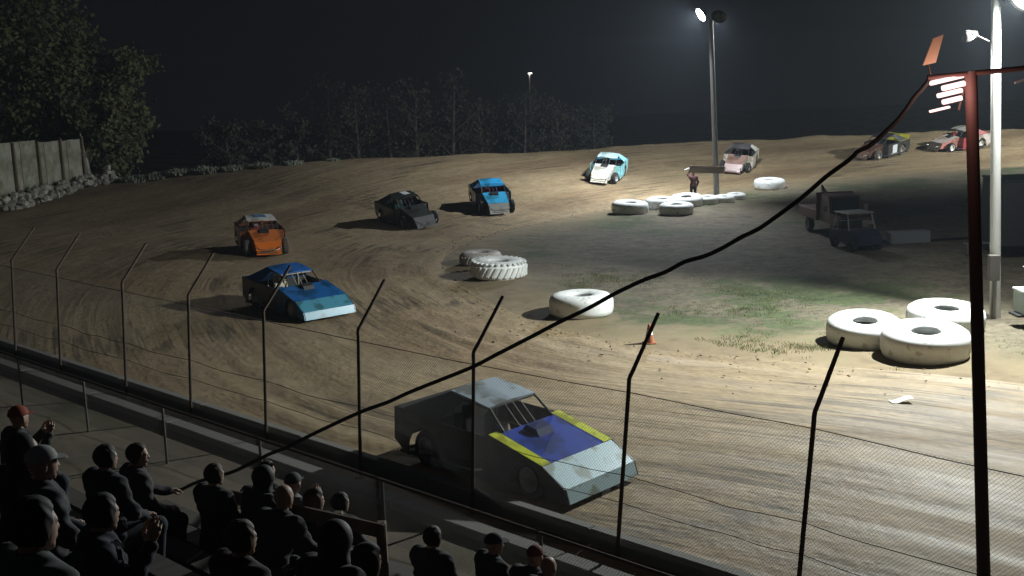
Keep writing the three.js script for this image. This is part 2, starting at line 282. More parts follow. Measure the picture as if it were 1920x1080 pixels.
// ---------------------------------------------------------------- red caution pole on the fence line, its lamp, sign plate and the rope
{
  const base = V(5.83, 0, -13.7), top = V(5.33, 7.42, -13.6), L = (x, y, z) => V(x, y, z).sub(base);
  const t = thing('caution_pole', 'dark near pole with red lit crossarm at right of frame', 'pole', base);
  const red = mat(0.095, 0.045, 0.04, 0.75);
  obj('pole', [bar(V(0, -0.3, 0), L(5.33, 7.42, -13.6), 0.085, 0.07, 14)], red, t);
  obj('crossarm', [bar(L(4.84, 7.36, -13.62), L(7.2, 7.52, -13.4), 0.03, 0.03, 8)], red, t);
  obj('signal_frame', [bar(L(5.3, 7.35, -13.64), L(5.22, 6.98, -13.64), 0.015)], M.rust, t);
  const em = new THREE.MeshStandardMaterial({ color: 0x301010, emissive: new THREE.Color(1, 0.62, 0.58), emissiveIntensity: 2.2, roughness: 0.4 });
  const bars = [[4.86, 5.25, 7.335, 0.05], [5.0, 5.27, 7.26, 0.06], [4.95, 5.24, 7.18, 0.05], [5.01, 5.24, 7.1, 0.055], [4.87, 5.1, 7.0, 0.025]];
  for (const [a, b, y, th] of bars) { const g = box(b - a, th, 0.06, 0, 0, 0); g.rotateZ(0.2); g.translate((a + b) / 2 - base.x, y, -13.6 - base.z); obj('signal_lamp', g, em, t); }
  const p = new THREE.PointLight(new THREE.Color(1, 0.6, 0.52), 1.3, 0, 2); p.position.copy(L(5.06, 7.16, -13.3)); p.castShadow = true; p.shadow.radius = 6; p.name = 'signal_lamp_light'; t.add(p);
  const s = thing('marker_plate', 'slanted orange plate above the red crossarm of the near pole', 'plate', V(4.86, 7.36, -13.62));
  const pl = slabXY([[-0.11, 0], [0.0, 0.3], [0.12, 0.34], [0.04, 0.03]], 0.02); pl.rotateY(Math.PI / 2); pl.scale(1, 1, 1); pl.translate(0.03, 0.14, 0);
  obj('plate_panel', [pl], mat(0.85, 0.6, 0.4, 0.6), s); obj('plate_bracket', [bar(V(0.02, 0, 0), V(-0.02, 0.2, -0.01), 0.012)], M.rust, s);
  for (const [x, y] of [[5.86, 7.29], [6.08, 7.28]]) { const g = box(0.14, 0.025, 0.03, 0, 0, 0); g.rotateZ(0.3); const tg = obj('wire_tag', [g], M.white); tg.position.set(x, y, -13.5); info(tg, x < 6 ? 'short white tag hanging just right of the pale pole under the crossarm' : 'short white tag nearest the right frame edge under the crossarm', 'tag'); }
  const rope = [V(-5.74, 1.05, -18.3), V(-4.08, 1.92, -17), V(-2.27, 2.88, -16.2), V(-0.46, 3.77, -15.4), V(1.7, 4.94, -14.7), V(2.98, 5.58, -14.2), V(3.99, 6.44, -13.8), V(4.42, 6.78, -13.7), V(4.86, 7.34, -13.62)];
  info(obj('haul_rope', tube(new THREE.CatmullRomCurve3(rope).getPoints(46).map((p, i) => p.add(V(0, (hash(i, 3, 5) - 0.5) * 0.035, 0))), 0.027, 200, 8), mat(0.035, 0.03, 0.028, 0.9)), 'thick dark cable sagging diagonally across the whole view', 'cable');
}

// ---------------------------------------------------------------- giant white tyres
const tyreProfile = (R, h, r) => [[r, 0.06], [r + 0.05, 0.0], [R - 0.16, 0.0], [R - 0.04, 0.07], [R, 0.2], [R, h - 0.2], [R - 0.04, h - 0.08], [R - 0.14, h - 0.01], [R - 0.3, h + 0.03], [r + 0.14, h], [r + 0.03, h - 0.03], [r, h - 0.09], [r + 0.06, h - 0.2], [r + 0.2, h - 0.28], [r + 0.2, 0.28], [r, 0.06]].map(([a, b]) => new THREE.Vector2(a, b));
const tyreGeo = new THREE.LatheGeometry(tyreProfile(1.0, 0.66, 0.32), 64);
{ const u = tyreGeo.attributes.uv; for (let i = 0; i < u.count; i++) u.setXY(i, u.getX(i) * 3, u.getY(i) * 1.6); }
const linerGeo = new THREE.LatheGeometry([[0.0, 0.12], [0.3, 0.12], [0.5, 0.2], [0.5, 0.42], [0.42, 0.52], [0.375, 0.5]].map(p => new THREE.Vector2(...p)), 32);
const lugGeo = (() => { const g = box(0.12, 0.36, 0.07, 0, 0, 0, 0.02); const a = g.attributes.position; for (let i = 0; i < a.count; i++) a.setX(i, a.getX(i) + a.getY(i) * 0.45); g.computeVertexNormals(); return g; })();
const sideLug = box(0.1, 0.06, 0.2, 0, 0, 0, 0.015);
const dullWhite = M.white.clone(); dullWhite.color.setRGB(0.62, 0.55, 0.52);
function bigTyre(x, z, scale, label, lugs, turn = 0, tilt = [0, 0], m = M.white, dy = 0) {
  const t = thing('white_tyre', label, 'tyre', on(x, z, dy - 0.03), turn, 'white painted tyres marking the track edge');
  t.scale.setScalar(scale); t.rotation.set(tilt[0], turn, tilt[1]);
  const c = obj('tyre_casing', tyreGeo, m, t); obj('inner_liner', linerGeo, M.rubber, t);
  if (lugs) for (let i = 0; i < 28; i++) {
    const a = i / 28 * Math.PI * 2, l = obj('tread_lug', lugGeo, m, t); l.position.set(Math.sin(a) * 1.01, 0.33, Math.cos(a) * 1.01); l.rotation.y = a;
    if (lugs > 1) { const s = obj('shoulder_lug', sideLug, m, t); s.position.set(Math.sin(a + 0.07) * 0.91, 0.625, Math.cos(a + 0.07) * 0.91); s.rotation.y = a; }
  }
  return t;
}
bigTyre(10.75, -29.9, 1.13, 'largest and nearest of three white tyres piled beside the right light pole', 0, 0.2, [0.1, 0.02]);
bigTyre(9.65, -31.55, 1.02, 'white tyre at the left of the pile of three beside the right light pole', 0, 1.1, [0.11, 0.03]);
bigTyre(12.3, -32.7, 1.08, 'rear white tyre of the pile of three beside the right light pole', 0, 2.1, [0.04, 0.05]);
bigTyre(2.2, -36.9, 1.03, 'lone white tyre lying in the grass left of the traffic cone', 0, 0.5, [0.0, 0.0]);
bigTyre(-0.5, -44.5, 1.05, 'white tyre with deep chevron lugs at the inside of the bend', 2, 0.1, [0.03, -0.05]);
bigTyre(-1.25, -48.0, 0.85, 'smaller dull pinkish tyre just behind the lugged white tyre', 1, 0.9, [0, 0], dullWhite);
bigTyre(6.64, -64.4, 1.02, 'leftmost white tyre of the group below the flagman', 0, 0.3, [0.06, -0.05]);
bigTyre(9.0, -62.9, 0.93, 'front white tyre of the group below the flagman', 0, 1.3, [0.05, 0]);
bigTyre(8.6, -66.0, 0.95, 'white tyre half hidden behind the front tyre below the flagman', 0, 0.7, [0.05, 0]);
bigTyre(10.2, -67.2, 0.95, 'white tyre directly at the feet of the flagman', 0, 0.7, [0.1, 0.05]);
bigTyre(11.5, -67.9, 0.7, 'small white tyre left of the foot of the far light pole', 0, 0.4, [0.05, 0]);
bigTyre(12.55, -68.3, 0.62, 'small white tyre in front of the foot of the far light pole', 0, 0.4, [0.05, 0]);
bigTyre(13.5, -69.6, 0.58, 'smallest white tyre right of the foot of the far light pole', 0, 0.4, [0.05, 0]);
bigTyre(16.35, -73.4, 0.97, 'separate white tyre farthest right along the inner edge of the back straight', 0, 0.4, [0.06, 0]);

// traffic cone and paper scrap
{
  const c = thing('traffic_cone', 'worn orange traffic cone standing at the inner edge of the front straight', 'cone', on(3.85, -32.5));
  const om = mat(0.34, 0.12, 0.055, 0.8);
  obj('cone_body', [new THREE.LatheGeometry([[0.0, 0.56], [0.035, 0.56], [0.05, 0.5], [0.14, 0.03], [0.15, 0.02]].map(p => new THREE.Vector2(...p)), 20)], om, c);
  obj('cone_base', [box(0.36, 0.035, 0.36, 0, 0.018, 0)], om, c);
  obj('reflective_band', [new THREE.CylinderGeometry(0.072, 0.105, 0.14, 20, 1, true).translate(0, 0.33, 0)], M.white, c);
  const pg = new THREE.PlaneGeometry(0.5, 0.28, 6, 3); pg.rotateX(-Math.PI / 2); const a = pg.attributes.position; for (let i = 0; i < a.count; i++) a.setY(i, 0.05 * Math.sin(a.getX(i) * 9) + 0.05); pg.computeVertexNormals();
  const s = obj('paper_scrap', pg, mat(0.75, 0.7, 0.6, 0.8, { side: THREE.DoubleSide })); s.position.copy(on(8.73, -25.67, 0.02)); info(s, 'crumpled pale paper scrap lying on the front straight', 'paper');
}

// ---------------------------------------------------------------- race cars
const font = await new FontLoader().loadAsync('fonts/droid/droid_sans_bold.typeface.json');
const wheelGeo = {}, rimGeo = {};
for (const [k, R, W] of [['front', 0.33, 0.26], ['rear', 0.35, 0.34]]) {
  const g = new THREE.LatheGeometry([[0.2, -W / 2 + 0.02], [R - 0.06, -W / 2], [R - 0.015, -W / 2 + 0.035], [R, -W / 2 + 0.08], [R, W / 2 - 0.08], [R - 0.015, W / 2 - 0.035], [R - 0.06, W / 2], [0.2, W / 2 - 0.02]].map(p => new THREE.Vector2(...p)), 26); g.rotateZ(Math.PI / 2); wheelGeo[k] = g;
  const r = new THREE.LatheGeometry([[0.02, W / 2 - 0.08], [0.09, W / 2 - 0.07], [0.15, W / 2 - 0.1], [0.19, W / 2 - 0.02], [0.215, W / 2 - 0.01], [0.205, -W / 2 + 0.01], [0.19, -W / 2 + 0.02], [0.15, -W / 2 + 0.1], [0.02, -W / 2 + 0.08]].map(p => new THREE.Vector2(...p)), 20); r.rotateZ(Math.PI / 2); rimGeo[k] = r;
}
const mudNoise = tex(256, 256, (u, v) => { const f = fbm(u * 6, v * 6, 601, 5, 6, 6), k = smooth(0.52, 0.7, f); return [lerp(1, 0.55, k), lerp(1, 0.5, k), lerp(1, 0.42, k)]; });
const paint = (c, rough = 0.38) => { const m = new THREE.MeshPhysicalMaterial({ map: mudNoise, roughness: rough, clearcoat: 0.35, clearcoatRoughness: 0.25, side: THREE.DoubleSide }); m.color.setRGB(...c); return m; };
function uvBox(g) { const p = g.attributes.position, n = g.attributes.normal, u = new Float32Array(p.count * 2); for (let i = 0; i < p.count; i++) { const ax = Math.abs(n.getX(i)), ay = Math.abs(n.getY(i)); u[2 * i] = (ax > 0.6 ? p.getZ(i) : p.getX(i)) * 0.5 + 0.13; u[2 * i + 1] = (ay > 0.6 ? p.getZ(i) : p.getY(i)) * 0.5 + 0.3; } g.setAttribute('uv', new THREE.BufferAttribute(u, 2)); return g; }
function raceCar(label, x, z, dir, o) {
  const t = thing('race_car', label, 'race car', V(0, 0, 0), 0, 'dirt track race cars on the oval');
  const S = o.side, N = o.nose, Hd = o.hood, R = o.roof, D = o.deck || S, pn = (c) => paint(c), mS = pn(S), mN = pn(N), mH = pn(Hd), mR = pn(R), mD = pn(D);
  const add = (name, geos, m, parent = t) => obj(name, (Array.isArray(geos) ? geos : [geos]).map(uvBox), m, parent);
  const late = o.late, fw = late ? 0.96 : 0.6;
  // nose and hood
  if (late) {
    add('nose_panel', [plate([V(-0.93, 0.1, 2.32), V(0.93, 0.1, 2.32), V(0.93, 0.34, 2.24), V(-0.93, 0.34, 2.24)]), plate([V(-0.93, 0.33, 2.24), V(0.93, 0.33, 2.24), V(0.95, 0.62, 1.72), V(-0.95, 0.62, 1.72)])], mN);
    add('hood', plate([V(-0.72, 0.625, 1.72), V(0.72, 0.625, 1.72), V(0.72, 0.92, 0.5), V(-0.72, 0.92, 0.5)]), mH);
    for (const s of [-1, 1]) {
      const h = new THREE.Path(); h.absarc(1.35, 0.3, 0.42, 0, Math.PI * 2);
      const o1 = [[0.42, 0.1]]; for (let a = 0; a <= 12; a++) { const A = Math.PI - a / 12 * Math.PI; o1.push([1.35 + 0.44 * Math.cos(A), 0.12 + 0.56 * Math.sin(A)]); } o1.push([2.32, 0.1], [2.24, 0.34], [1.72, 0.64], [0.42, 0.94]);
      const g = slabXY(o1, 0.02); g.translate(s * 0.96, 0, 0);
      add('front_fender', [g], o.fender ? pn(o.fender) : mS);
      add('fender_top', plate([V(s * 0.73, 0.63, 1.72), V(s * 0.955, 0.63, 1.72), V(s * 0.955, 0.94, 0.42), V(s * 0.73, 0.94, 0.42)]), o.stripe ? pn(o.stripe) : mH);
    }
  } else {
    add('nose_panel', [plate([V(-0.5, 0.16, 2.28), V(0.5, 0.16, 2.28), V(0.56, 0.6, 1.98), V(-0.56, 0.6, 1.98)]), plate([V(-0.54, 0.12, 2.34), V(0.54, 0.12, 2.34), V(0.5, 0.2, 2.27), V(-0.5, 0.2, 2.27)])], mN);
    add('hood', plate([V(-0.56, 0.605, 1.98), V(0.56, 0.605, 1.98), V(0.64, 0.93, 0.5), V(-0.64, 0.93, 0.5)]), mH);
    for (const s of [-1, 1]) {
      add('hood_side', plate([V(s * 0.55, 0.25, 2.15), V(s * 0.57, 0.59, 1.96), V(s * 0.65, 0.91, 0.5), V(s * 0.65, 0.25, 0.5)]), o.hoodSide ? pn(o.hoodSide) : mH);
      add('cowl_side', plate([V(s * 0.66, 0.14, 0.56), V(s * 0.97, 0.14, 0.34), V(s * 0.97, 0.88, 0.34), V(s * 0.66, 0.92, 0.52)]), mS);
      obj('suspension_arm', [bar(V(s * 0.5, 0.33, 1.45), V(s * 0.8, 0.33, 1.36), 0.025), bar(V(s * 0.5, 0.5, 1.3), V(s * 0.8, 0.4, 1.34), 0.02)], M.steel, t);
    }
    obj('front_bumper', [tube([V(-0.5, 0.42, 2.2), V(-0.5, 0.42, 2.42), V(-0.4, 0.36, 2.5), V(0.4, 0.36, 2.5), V(0.5, 0.42, 2.42), V(0.5, 0.42, 2.2)], 0.022, 30, 8), bar(V(-0.42, 0.22, 2.42), V(0.42, 0.22, 2.42), 0.02)], M.chrome, t);
  }
  obj('hood_scoop', [new ConvexGeometry([V(-0.2, 0.8, 0.98), V(0.2, 0.8, 0.98), V(-0.24, 0.9, 0.6), V(0.24, 0.9, 0.6), V(-0.2, 0.93, 0.9), V(0.2, 0.93, 0.9), V(-0.22, 0.99, 0.66), V(0.22, 0.99, 0.66)])], o.scoop ? pn(o.scoop) : M.black, t);
  // sides
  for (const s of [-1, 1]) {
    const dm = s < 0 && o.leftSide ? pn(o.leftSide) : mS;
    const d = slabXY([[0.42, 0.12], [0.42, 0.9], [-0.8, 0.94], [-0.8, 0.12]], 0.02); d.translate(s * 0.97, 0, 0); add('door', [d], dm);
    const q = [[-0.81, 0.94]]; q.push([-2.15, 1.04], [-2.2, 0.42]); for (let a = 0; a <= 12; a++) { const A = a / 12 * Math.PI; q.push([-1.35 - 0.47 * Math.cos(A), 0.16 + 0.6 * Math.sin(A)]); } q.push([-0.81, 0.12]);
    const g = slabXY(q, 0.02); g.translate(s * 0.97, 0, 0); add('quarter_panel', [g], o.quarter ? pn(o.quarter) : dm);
    add('sail_panel', plate([V(s * 0.6, 1.36, -0.5), V(s * 0.6, 1.42, -0.92), V(s * 0.93, 1.02, -1.95), V(s * 0.95, 0.95, -0.95)]), o.sail ? pn(o.sail) : mR);
    obj('windshield_pillar', [bar(V(s * 0.6, 1.28, 0.1), V(s * 0.66, 0.93, 0.52), 0.024)], M.black, t);
    obj('nerf_bar', [tube([V(s * 0.96, 0.3, 0.25), V(s * 1.04, 0.28, 0.1), V(s * 1.04, 0.28, -0.7), V(s * 0.96, 0.3, -0.85)], 0.02, 16, 6)], M.chrome, t);
    const num = o.number && new TextGeometry(o.number, { font, size: 0.5, depth: 0.006, curveSegments: 3 });
    if (num) { num.center(); num.rotateY(s * Math.PI / 2); num.translate(s * 0.986, 0.54, -0.15); obj('door_number', [num], mat(...(o.numberColour || [0.8, 0.8, 0.8]), 0.5), t); }
    if (o.sidePatch) { const p = slabXY([[-0.1, 0.3], [-0.1, 0.82], [-0.62, 0.84], [-0.62, 0.3]], 0.012); p.translate(s * 0.982, 0, 0); obj('side_number_panel', [p], mat(...o.sidePatch, 0.5), t); }
  }
  add('rear_deck', plate([V(-0.96, 0.97, -0.95), V(0.96, 0.97, -0.95), V(0.96, 1.03, -2.14), V(-0.96, 1.03, -2.14)]), mD);
  add('rear_panel', plate([V(-0.96, 0.4, -2.19), V(0.96, 0.4, -2.19), V(0.96, 1.02, -2.15), V(-0.96, 1.02, -2.15)]), mD);
  if (o.spoiler) add('rear_spoiler', plate([V(-0.9, 1.03, -2.12), V(0.9, 1.03, -2.12), V(0.9, 1.26, -2.24), V(-0.9, 1.26, -2.24)]), pn(o.spoiler));
  // cockpit, roof, cage
  obj('cockpit_floor', [box(1.9, 0.06, 3.0, 0, 0.2, -0.6), plate([V(-0.95, 0.2, 0.45), V(0.95, 0.2, 0.45), V(0.64, 0.9, 0.45), V(-0.64, 0.9, 0.45)]), plate([V(-0.95, 0.2, -0.98), V(0.95, 0.2, -0.98), V(0.95, 0.96, -0.98), V(-0.95, 0.96, -0.98)])], M.black, t);
  obj('seat', [box(0.5, 0.12, 0.5, -0.2, 0.42, -0.5, 0.04), box(0.5, 0.75, 0.12, -0.2, 0.78, -0.76, 0.04)], o.inside ? mat(...o.inside, 0.7) : M.black, t);
  obj('driver_helmet', [new THREE.SphereGeometry(0.14, 18, 14).scale(1, 1.08, 1.12).translate(-0.2, 1.1, -0.55)], mat(...(o.helmet || [0.5, 0.5, 0.5]), 0.35), t);
  const roof = add('roof', [new ConvexGeometry([V(-0.63, 1.27, 0.12), V(0.63, 1.27, 0.12), V(-0.63, 1.295, 0.12), V(0.63, 1.295, 0.12), V(0, 1.325, 0.12), V(-0.61, 1.41, -0.93), V(0.61, 1.41, -0.93), V(-0.6, 1.44, -0.92), V(0.6, 1.44, -0.92), V(0, 1.47, -0.92), V(-0.62, 1.38, -0.4), V(0.62, 1.38, -0.4), V(0, 1.412, -0.4)])], mR);
  if (o.visor) add('roof_visor', plate([V(-0.62, 1.2, 0.2), V(0.62, 1.2, 0.2), V(0.62, 1.3, 0.125), V(-0.62, 1.3, 0.125)]), pn(o.visor));
  if (o.roofMark) { const m = o.roofMark, ry = (z, e) => lerp(1.325, 1.47, (0.12 - z) / 1.04) + e; obj('roof_mark', [plate([V(m[0], ry(m[2], 0.008), m[2]), V(m[1], ry(m[2] + 0.05, 0.008), m[2] + 0.05), V(m[1] + 0.06, ry(m[3] + 0.05, 0.008), m[3] + 0.05), V(m[0] + 0.06, ry(m[3], 0.008), m[3])], 0.012)], mat(...m[4], 0.5), roof); }
  const cg = []; for (const s of [-1, 1]) cg.push(bar(V(s * 0.56, 1.33, -0.9), V(s * 0.62, 0.25, -0.96), 0.022), bar(V(s * 0.58, 1.25, 0.08), V(s * 0.56, 1.33, -0.9), 0.022), bar(V(s * 0.62, 0.6, 0.4), V(s * 0.62, 0.62, -0.95), 0.022)); cg.push(bar(V(-0.58, 1.25, 0.08), V(0.58, 1.25, 0.08), 0.022), bar(V(-0.56, 1.33, -0.9), V(0.56, 1.33, -0.9), 0.022));
  for (const xx of [-0.2, 0, 0.2]) cg.push(bar(V(xx, 1.27, 0.1), V(xx, 0.92, 0.5), 0.01));
  obj('roll_cage', cg, o.cage ? mat(...o.cage, 0.5) : M.steel, t);
  obj('rear_bumper', [tube([V(-0.85, 0.42, -2.12), V(-0.85, 0.42, -2.32), V(0.85, 0.42, -2.32), V(0.85, 0.42, -2.12)], 0.022, 24, 6)], M.steel, t);
  const rm = mat(...(o.rim || [0.35, 0.35, 0.35]), 0.4, { metalness: 0.4 });
  for (const [k, sx, zz, w] of [['front', -1, 1.36, 0.83], ['front', 1, 1.36, 0.83], ['rear', -1, -1.35, 0.77], ['rear', 1, -1.35, 0.77]]) {
    const wh = obj('wheel', wheelGeo[k], o.tyre ? mat(...o.tyre, 0.9) : M.rubber, t); wh.position.set(sx * w, k === 'front' ? 0.33 : 0.35, zz); if (k === 'front') wh.rotation.y = o.steer || 0; obj('rim', rimGeo[k], rm, wh);
  }
  obj('chassis_rail', [box(0.08, 0.1, 4.0, -0.4, 0.24, 0.1), box(0.08, 0.1, 4.0, 0.4, 0.24, 0.1), box(0.9, 0.3, 0.6, 0, 0.45, 1.2)], M.black, t);
  // stand it on the banking
  const f = V(dir[0], 0, dir[1]).normalize(), r = V(f.z, 0, -f.x);
  const hf = height(x + f.x * 1.35, z + f.z * 1.35), hb = height(x - f.x * 1.35, z - f.z * 1.35), hr = height(x + r.x * 0.85, z + r.z * 0.85), hl = height(x - r.x * 0.85, z - r.z * 0.85);
  const F = V(f.x * 2.7, hf - hb, f.z * 2.7).normalize(), Rr = V(r.x * 1.7, hr - hl + (o.roll || 0), r.z * 1.7).normalize(), U = F.clone().cross(Rr).normalize(); Rr.crossVectors(U, F);
  t.quaternion.setFromRotationMatrix(new THREE.Matrix4().makeBasis(Rr, U, F)); t.position.set(x, (hf + hb + hr + hl) / 4 - 0.012, z); t.scale.set(1.04, 1.1, 1.02).multiplyScalar(o.scale || 1);
  return t;
}
raceCar('nearest race car with pale blue nose, yellow stripes and white roof behind the fence', -0.15, -22.0, [0.72, 0.69],
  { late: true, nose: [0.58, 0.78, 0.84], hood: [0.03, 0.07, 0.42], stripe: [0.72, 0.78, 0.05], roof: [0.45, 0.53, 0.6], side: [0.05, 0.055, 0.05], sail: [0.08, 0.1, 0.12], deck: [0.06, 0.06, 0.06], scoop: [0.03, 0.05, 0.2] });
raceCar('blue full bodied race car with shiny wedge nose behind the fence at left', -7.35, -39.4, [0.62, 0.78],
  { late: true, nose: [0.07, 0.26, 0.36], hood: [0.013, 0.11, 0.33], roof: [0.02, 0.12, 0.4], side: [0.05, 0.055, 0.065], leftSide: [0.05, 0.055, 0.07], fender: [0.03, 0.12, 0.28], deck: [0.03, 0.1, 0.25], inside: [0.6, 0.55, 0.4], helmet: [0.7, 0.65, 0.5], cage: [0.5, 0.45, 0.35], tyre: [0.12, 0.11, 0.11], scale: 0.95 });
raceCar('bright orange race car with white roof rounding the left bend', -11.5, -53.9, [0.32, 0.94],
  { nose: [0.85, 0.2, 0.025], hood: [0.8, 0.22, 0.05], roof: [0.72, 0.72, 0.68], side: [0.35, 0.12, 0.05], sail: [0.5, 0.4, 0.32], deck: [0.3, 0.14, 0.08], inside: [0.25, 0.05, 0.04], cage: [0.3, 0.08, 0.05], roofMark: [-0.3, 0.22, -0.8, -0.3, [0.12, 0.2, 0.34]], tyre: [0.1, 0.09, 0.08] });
raceCar('black race car with white mark on its roof leaning through the bend', -5.35, -62.4, [0.46, 0.88],
  { nose: [0.3, 0.31, 0.3], hood: [0.06, 0.065, 0.06], roof: [0.035, 0.04, 0.035], side: [0.025, 0.025, 0.025], deck: [0.03, 0.03, 0.03], inside: [0.03, 0.1, 0.08], roofMark: [-0.05, 0.3, -0.8, -0.3, [0.8, 0.8, 0.78]], roll: 0.16 });
raceCar('race car with sky blue roof and silver nose', -0.95, -66.6, [0.18, 0.98],
  { nose: [0.66, 0.65, 0.6], hood: [0.05, 0.42, 0.72], roof: [0.04, 0.4, 0.78], side: [0.05, 0.12, 0.22], visor: [0.04, 0.4, 0.78], inside: [0.35, 0.06, 0.08], cage: [0.2, 0.1, 0.3], hoodSide: [0.05, 0.06, 0.07], roll: 0.06 });
raceCar('white race car with bright cyan left flank on the back bend', 6.4, -77.0, [-0.28, 0.96],
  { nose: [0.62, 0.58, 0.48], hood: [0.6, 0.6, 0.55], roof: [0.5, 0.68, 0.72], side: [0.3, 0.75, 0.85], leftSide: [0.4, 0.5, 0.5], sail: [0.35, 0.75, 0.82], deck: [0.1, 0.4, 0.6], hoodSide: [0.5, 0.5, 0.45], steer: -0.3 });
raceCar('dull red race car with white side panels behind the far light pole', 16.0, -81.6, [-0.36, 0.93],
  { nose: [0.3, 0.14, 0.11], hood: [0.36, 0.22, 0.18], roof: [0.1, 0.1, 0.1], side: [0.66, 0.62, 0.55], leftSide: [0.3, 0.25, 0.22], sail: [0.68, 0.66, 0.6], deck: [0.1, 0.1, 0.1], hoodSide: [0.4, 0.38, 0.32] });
raceCar('dark brown race car with yellow spoiler and white door panel', 26.8, -84.8, [-0.78, 0.62],
  { nose: [0.2, 0.12, 0.08], hood: [0.12, 0.06, 0.04], roof: [0.03, 0.03, 0.03], side: [0.03, 0.03, 0.035], deck: [0.6, 0.55, 0.05], spoiler: [0.75, 0.68, 0.06], sidePatch: [0.75, 0.78, 0.8], sail: [0.04, 0.04, 0.04], tyre: [0.12, 0.1, 0.08] });
raceCar('white and red race car at the far right with large door number', 33.2, -86.9, [-0.92, 0.4],
  { nose: [0.16, 0.13, 0.1], hood: [0.6, 0.5, 0.46], hoodSide: [0.55, 0.22, 0.2], roof: [0.4, 0.38, 0.35], side: [0.32, 0.035, 0.045], quarter: [0.5, 0.45, 0.42], number: '71', numberColour: [0.85, 0.75, 0.75], rim: [0.8, 0.8, 0.75], sail: [0.3, 0.05, 0.05] });

// ---------------------------------------------------------------- parked vehicles in the dark infield
{
  const t = thing('tow_truck', 'dark red truck parked in the unlit infield', 'truck', on(14.9, -52.5), Math.PI * 0.02); t.scale.setScalar(0.9);
  const body = mat(0.12, 0.035, 0.028, 0.5), tr = mat(0.3, 0.28, 0.26, 0.5), gl = mat(0.02, 0.025, 0.03, 0.1);
  obj('cab', [new ConvexGeometry([V(-0.85, 0.75, 0.9), V(0.85, 0.75, 0.9), V(-0.85, 1.35, 0.85), V(0.85, 1.35, 0.85), V(-0.78, 2.05, 0.45), V(0.78, 2.05, 0.45), V(-0.78, 2.12, -0.6), V(0.78, 2.12, -0.6), V(-0.85, 0.75, -0.8), V(0.85, 0.75, -0.8)])], body, t);
  obj('hood', [new ConvexGeometry([V(-0.82, 0.6, 2.2), V(0.82, 0.6, 2.2), V(-0.82, 1.15, 2.15), V(0.82, 1.15, 2.15), V(-0.85, 0.6, 0.92), V(0.85, 0.6, 0.92), V(-0.85, 1.3, 0.92), V(0.85, 1.3, 0.92)])], body, t);
  obj('windshield', [plate([V(-0.7, 1.4, 0.86), V(0.7, 1.4, 0.86), V(0.66, 1.97, 0.53), V(-0.66, 1.97, 0.53)], 0.02)], gl, t);
  obj('grille', [box(1.2, 0.35, 0.05, 0, 0.88, 2.2)], tr, t); obj('bumper', [box(1.85, 0.22, 0.16, 0, 0.52, 2.28)], tr, t);
  for (const s of [-1, 1]) { obj('headlight', [box(0.26, 0.2, 0.05, s * 0.7, 0.92, 2.22)], tr, t); obj('mirror', [box(0.2, 0.3, 0.06, s * 1.02, 1.5, 0.75)], tr, t); }
  obj('truck_bed', [box(1.9, 0.5, 2.9, 0, 1.0, -2.3), box(1.9, 0.9, 0.08, 0, 1.7, -0.9)], body, t);
  obj('boom', [bar(V(-0.3, 1.2, -1.4), V(0, 2.3, -2.9), 0.06), bar(V(0.3, 1.2, -1.4), V(0, 2.3, -2.9), 0.06)], M.steel, t);
  for (const [sx, z] of [[-1, 1.5], [1, 1.5], [-1, -2.3], [1, -2.3]]) { const w = obj('wheel', wheelGeo.rear, M.rubber, t); w.position.set(sx * 0.8, 0.4, z); w.scale.set(0.8, 1.15, 1.15); obj('rim', rimGeo.rear, tr, w); }
  const c = thing('utility_cart', 'small dark blue cart with white frame parked before the red truck', 'cart', on(14.5, -48.7), 0.25); c.scale.setScalar(0.92);
  const cb = mat(0.02, 0.03, 0.07, 0.5), wf = mat(0.36, 0.36, 0.34, 0.5);
  obj('cart_body', [new ConvexGeometry([V(-0.68, 0.3, 1.2), V(0.68, 0.3, 1.2), V(-0.6, 0.7, 1.15), V(0.6, 0.7, 1.15), V(-0.68, 0.95, 0.45), V(0.68, 0.95, 0.45), V(-0.68, 0.3, -1.2), V(0.68, 0.3, -1.2), V(-0.68, 0.8, -1.2), V(0.68, 0.8, -1.2)])], cb, c);
  for (const s of [-1, 1]) { obj('roof_post', [bar(V(s * 0.66, 0.9, 0.5), V(s * 0.6, 1.62, 0.25), 0.035), bar(V(s * 0.66, 0.8, -0.9), V(s * 0.6, 1.62, -0.7), 0.03)], wf, c); }
  obj('roof_panel', [box(1.32, 0.07, 1.2, 0, 1.65, -0.22)], wf, c); obj('seat', [box(1.1, 0.4, 0.2, 0, 1.05, -0.5)], M.black, c);
  for (const [sx, z] of [[-1, 0.8], [1, 0.8], [-1, -0.8], [1, -0.8]]) { const w = obj('wheel', wheelGeo.front, M.rubber, c); w.position.set(sx * 0.62, 0.3, z); w.scale.set(0.8, 0.88, 0.88); }
  const b = thing('concrete_block', 'low pale block lying in the dark infield right of the cart', 'block', on(17.0, -49.6), 0.1);
  obj('block_body', [box(1.75, 0.55, 0.6, 0, 0.42, 0, 0.05)], mat(0.2, 0.21, 0.22, 0.8), b); obj('skid', [box(0.12, 0.18, 0.6, -0.6, 0.1, 0), box(0.12, 0.18, 0.6, 0.6, 0.1, 0)], M.wood, b);
  const tl = thing('enclosed_trailer', 'black enclosed trailer standing behind the right light pole', 'trailer', on(22.6, -45.2), -0.05);
  const bm = mat(0.018, 0.018, 0.02, 0.65);
  obj('trailer_body', [box(7.6, 2.5, 2.4, 0, 1.75, 0, 0.05)], bm, tl); obj('roof_trim', [box(7.66, 0.06, 2.46, 0, 3.02, 0)], M.black, tl); obj('side_door', [box(0.9, 1.9, 0.04, 1.2, 1.6, 1.21)], bm, tl);
